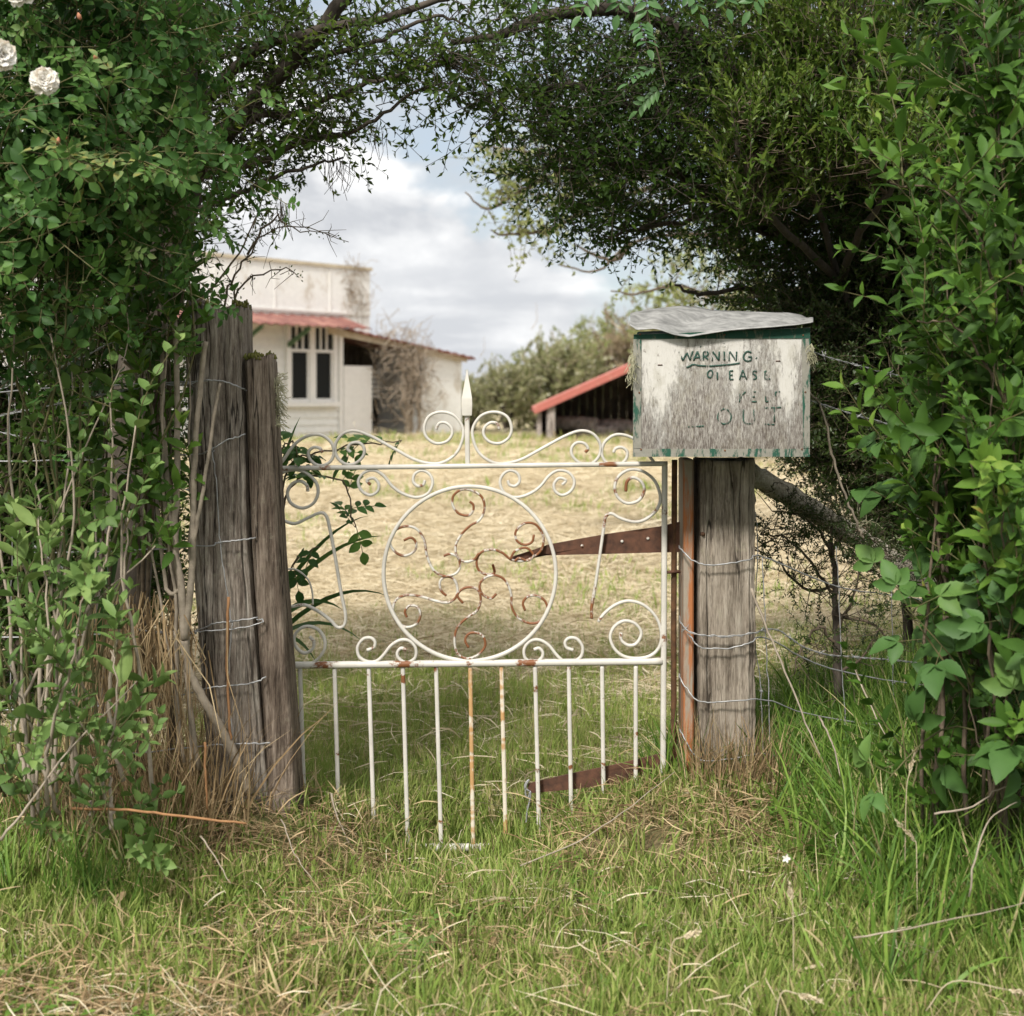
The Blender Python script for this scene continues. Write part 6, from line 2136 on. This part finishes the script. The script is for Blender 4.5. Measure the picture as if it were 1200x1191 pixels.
spread(mb, T_lit, x[ok], y[ok], 1.0, .3, dz=.014)
stuff(mb, 'dry_litter', 'brown_straw', 'brown dry grass litter heaped at the feet of the gateposts', 'litter')
mb = MB()
x, y = samp(2200, -1.7, 1.7, 1.9, 3.6)
ok = rng.random(len(x)) < .13 * clump(x, y, 5, 2) + .25 * np.exp(-((y - 2.38) / .10) ** 2)
spread(mb, T_lit, x[ok], y[ok], 1.0, .25, dz=.02)
x, y = samp(26, -1.6, 1.6, 2.3, 3.3)
spread(mb, [lying(2, .26, .02, .0024, (.5, 1), 450 + i, .03) for i in range(4)], x, y, 1.0, .3, dz=.05)
stuff(mb, 'loose_straw', 'straw', 'loose pale straw scattered over the verge grass', 'straw')
# mown field
mb = MB()
yy = 3.9 * (16 / 3.9) ** rng.random(15000)
xx = (rng.random(15000) - .5) * yy * 1.0
k = rng.random(15000) < np.clip(.38 + sm(4.6, 7.0, yy), 0, 1) * (.55 + .6 * clump(xx, yy, 1.5, 2))
spread(mb, T_hay, xx[k], yy[k], (.8 + yy / 20)[k], .12, A=np.clip(clump(xx, yy, 1.1, .5)[k] * .8 + rng.random(k.sum()) * .4, 0, 1))
yy = 9 * (38 / 9) ** rng.random(7500)
xx = (rng.random(7500) - .5) * yy * .95
spread(mb, T_hayL, xx, yy, .5 + yy / 30, .08, A=np.clip(clump(xx, yy, .55, 1.5) * .8 + rng.random(7500) * .4, 0, 1))
stuff(mb, 'mown_hay', 'straw', 'pale mown hay lying in loose swathes over the field', 'hay')
mb = MB()
yy = 6 * (36 / 6) ** rng.random(3600)
xx = (rng.random(3600) - .5) * yy * .9
k = clump(xx, yy, .7, 4) > .60
spread(mb, [tuft(16, .10, .06, .010, .6, (.3, .74), 470 + i, straw=.2) for i in range(4)], xx[k], yy[k], .5 + yy[k] / 14, .2)
xx, yy = rng.uniform(-7, 5, 500), rng.uniform(31, 36, 500)
spread(mb, [tuft(16, .22, .14, .03, .5, (.3, .8), 480 + i, straw=.3) for i in range(4)], xx, yy, 1.0, .2)
stuff(mb, 'regrowth', 'grass', 'patches of fresh green regrowth among the mown hay', 'grass')
mb = MB()
yy = 4.6 * (30 / 4.6) ** rng.random(5200)
xx = (rng.random(5200) - .5) * yy * .9
k = clump(xx, yy * 2.0, .9, 7) > .66
spread(mb, T_hay, xx[k], yy[k], .7 + yy[k] / 24, .15)
stuff(mb, 'brown_hay', 'brown_straw', 'brown rotting swathes among the pale mown hay', 'hay')
# leaf litter, clover and small weeds
mb = MB()
x, y = samp(520, -1.6, .2, 2.2, 3.5)
ok = rng.random(len(x)) < .35 + .65 * np.exp(-((x + .95) / .4) ** 2 - ((y - 2.5) / .25) ** 2)
x, y = x[ok], y[ok]
n = len(x)
P = np.stack([x, y, H(x, y) + rng.uniform(.012, .04, n)], 1)
scatter(mb, lf_ovate, P, rot_z(np.stack([rng.normal(0, .6, n), rng.normal(0, .6, n), np.ones(n)], 1), rng.random(n) * 6), rng.uniform(.018, .04, n))
stuff(mb, 'fallen_leaves', 'brown_straw', 'curled brown fallen leaves scattered in the verge grass', 'leaves')
clv = MB()
x, y = samp(3400, -1.5, 1.3, 2.1, 3.5)
ok = clump(x, y, 3.7, 5) > .66
x, y = x[ok], y[ok]
n = len(x)
P = np.stack([x, y, H(x, y) + rng.uniform(.02, .055, n)], 1)
for k in range(3):
    a = rng.random(n) * .4 + k * 2.09
    D = np.stack([np.cos(a), np.sin(a), rng.uniform(0, .3, n)], 1)
    scatter(clv, lf_ovate, P, rot_x(D / np.linalg.norm(D, axis=1)[:, None], np.tile([0., 0, 1], (n, 1)) + rng.normal(0, .2, (n, 3))), np.full(n, .016))
stuff(clv, 'clover', 'long_grass', 'low clover leaves creeping through the verge grass', 'clover')


def rosette(name, label, cat, px_, py_, Y_, n, L_, w_, mat, group=None, el=.5, m_t=None):
    c = W(px_, py_, Y_)
    c[2] = gl(c[0], c[1])
    mb = MB()
    lf = m_t or leaf_tpl(1, w_, 5, .25, .3, .8)
    for i in range(n):
        a = i * 2.4 + rng.normal(0, .2)
        e = el + rng.normal(0, .25)
        d = np.array([math.cos(a) * math.cos(e), math.sin(a) * math.cos(e), math.sin(e)])
        v = (lf.v * L_ * rng.uniform(.7, 1.15)) @ rot_x(d, np.array([0, 0, 1.]) + rng.normal(0, .15, 3)).T + c
        mb.add(v, lf.q, lf.t, rng.uniform(.2, .9), lf.mq, lf.mt)
    return tag(mb.build(name, [M[mat], M['greenstem']]), label, cat, group)


WD = 'small weeds in the verge grass'
for a in (('dock_plant', 'broad-leaved dock in the grass below the left half of the gate', 'weed', 475, 1080, 2.75, 9, .09, .5, 'lance_pale', WD, .7),
          ('dock_plant', 'dark broad-leaved weed in long grass at right', 'weed', 1060, 1020, 2.85, 11, .11, .5, 'bramble', WD, .8),
          ('dock_plant', 'pale bluish weed in the verge left of centre', 'weed', 190, 1075, 2.65, 10, .06, .6, 'lance_pale', WD, .7),
          ('dock_plant', 'upright young weed right of the right post', 'weed', 955, 940, 3.15, 8, .08, .4, 'lance', WD, 1.0),
          ('dock_plant', 'small bright weed under the gate pickets at left', 'weed', 470, 985, 3.45, 7, .06, .6, 'bramble', WD, .6),
          ('dock_plant', 'yellowish weed in grass at lower right of centre', 'weed', 715, 1125, 2.6, 8, .06, .35, 'lance_pale', WD, .9),
          ('dock_plant', 'leafy weed growing at foot of the broad left post', 'weed', 268, 880, 3.36, 10, .045, .4, 'lance', WD, .6),
          ('dock_plant', 'dense weed tuft in grass below the orange fallen stem', 'weed', 215, 1015, 2.85, 14, .05, .5, 'lance', WD, .8)):
    rosette(*a)
# seed heads on stalks
for i, (bx, by, tx, ty, Y_, ln, lab) in enumerate(((1085, 1155, 1180, 1160, 2.42, .05, 'pale seed head drooping at lower right corner'), (1075, 1040, 1072, 985, 2.8, .05, 'tan seed head standing among long grass at right'), (780, 1160, 800, 1098, 2.5, .03, 'small bent seed head right of centre at the bottom'),
                                                  (1060, 1010, 1066, 905, 2.9, .045, 'tall tan seed head in front of long grass'), (930, 1130, 928, 1055, 2.6, .03, 'little seed head in the verge right of the post'), (905, 1190, 935, 1165, 2.4, .04, 'pale bent seed head at the bottom edge'))):
    mb = MB()
    p = catmull([W(bx, by + 30, Y_), W((bx * 2 + tx) / 3, (by + ty * 2) / 3 - 8, Y_), W(tx, ty, Y_)], 6)
    mb.tube(p, .0011, 4)
    d = p[-1] - p[-4]
    d /= np.linalg.norm(d)
    tp = MB()
    n = 60
    t = rng.random(n)
    P = p[-1] + d * (t * ln)[:, None] + rng.normal(0, .0016, (n, 3))
    scatter(mb, lf_small, P, rot_x(d + rng.normal(0, .28, (n, 3)), rng.normal(0, 1, (n, 3))), np.full(n, .011) * (1 - .4 * t))
    tag(mb.build('seed_head', M['straw']), lab, 'seed head', 'grass seed heads')
fl = MB()
c = W(921, 1006, 2.72)
for i in range(10):
    d = np.array([math.cos(i * 1.26), -.5 + rng.normal(0, .2), math.sin(i * 1.26)])
    fl.add((leaf_tpl(1, .5, 3).v * .009) @ rot_x(d / np.linalg.norm(d), np.array([0, -1., .3])).T + c, leaf_tpl(1, .5, 3).q, leaf_tpl(1, .5, 3).t, .8)
fo = fl.build('starflower', M['petal'])
tag(fo, 'tiny white star flower in the grass below right post', 'flower')
mb = MB()
mb.tube([c, c + [.003, .01, -.04], c + [0, .012, -.12]], .0009, 4)
mb.build('stalk', M['greenstem'], fo)
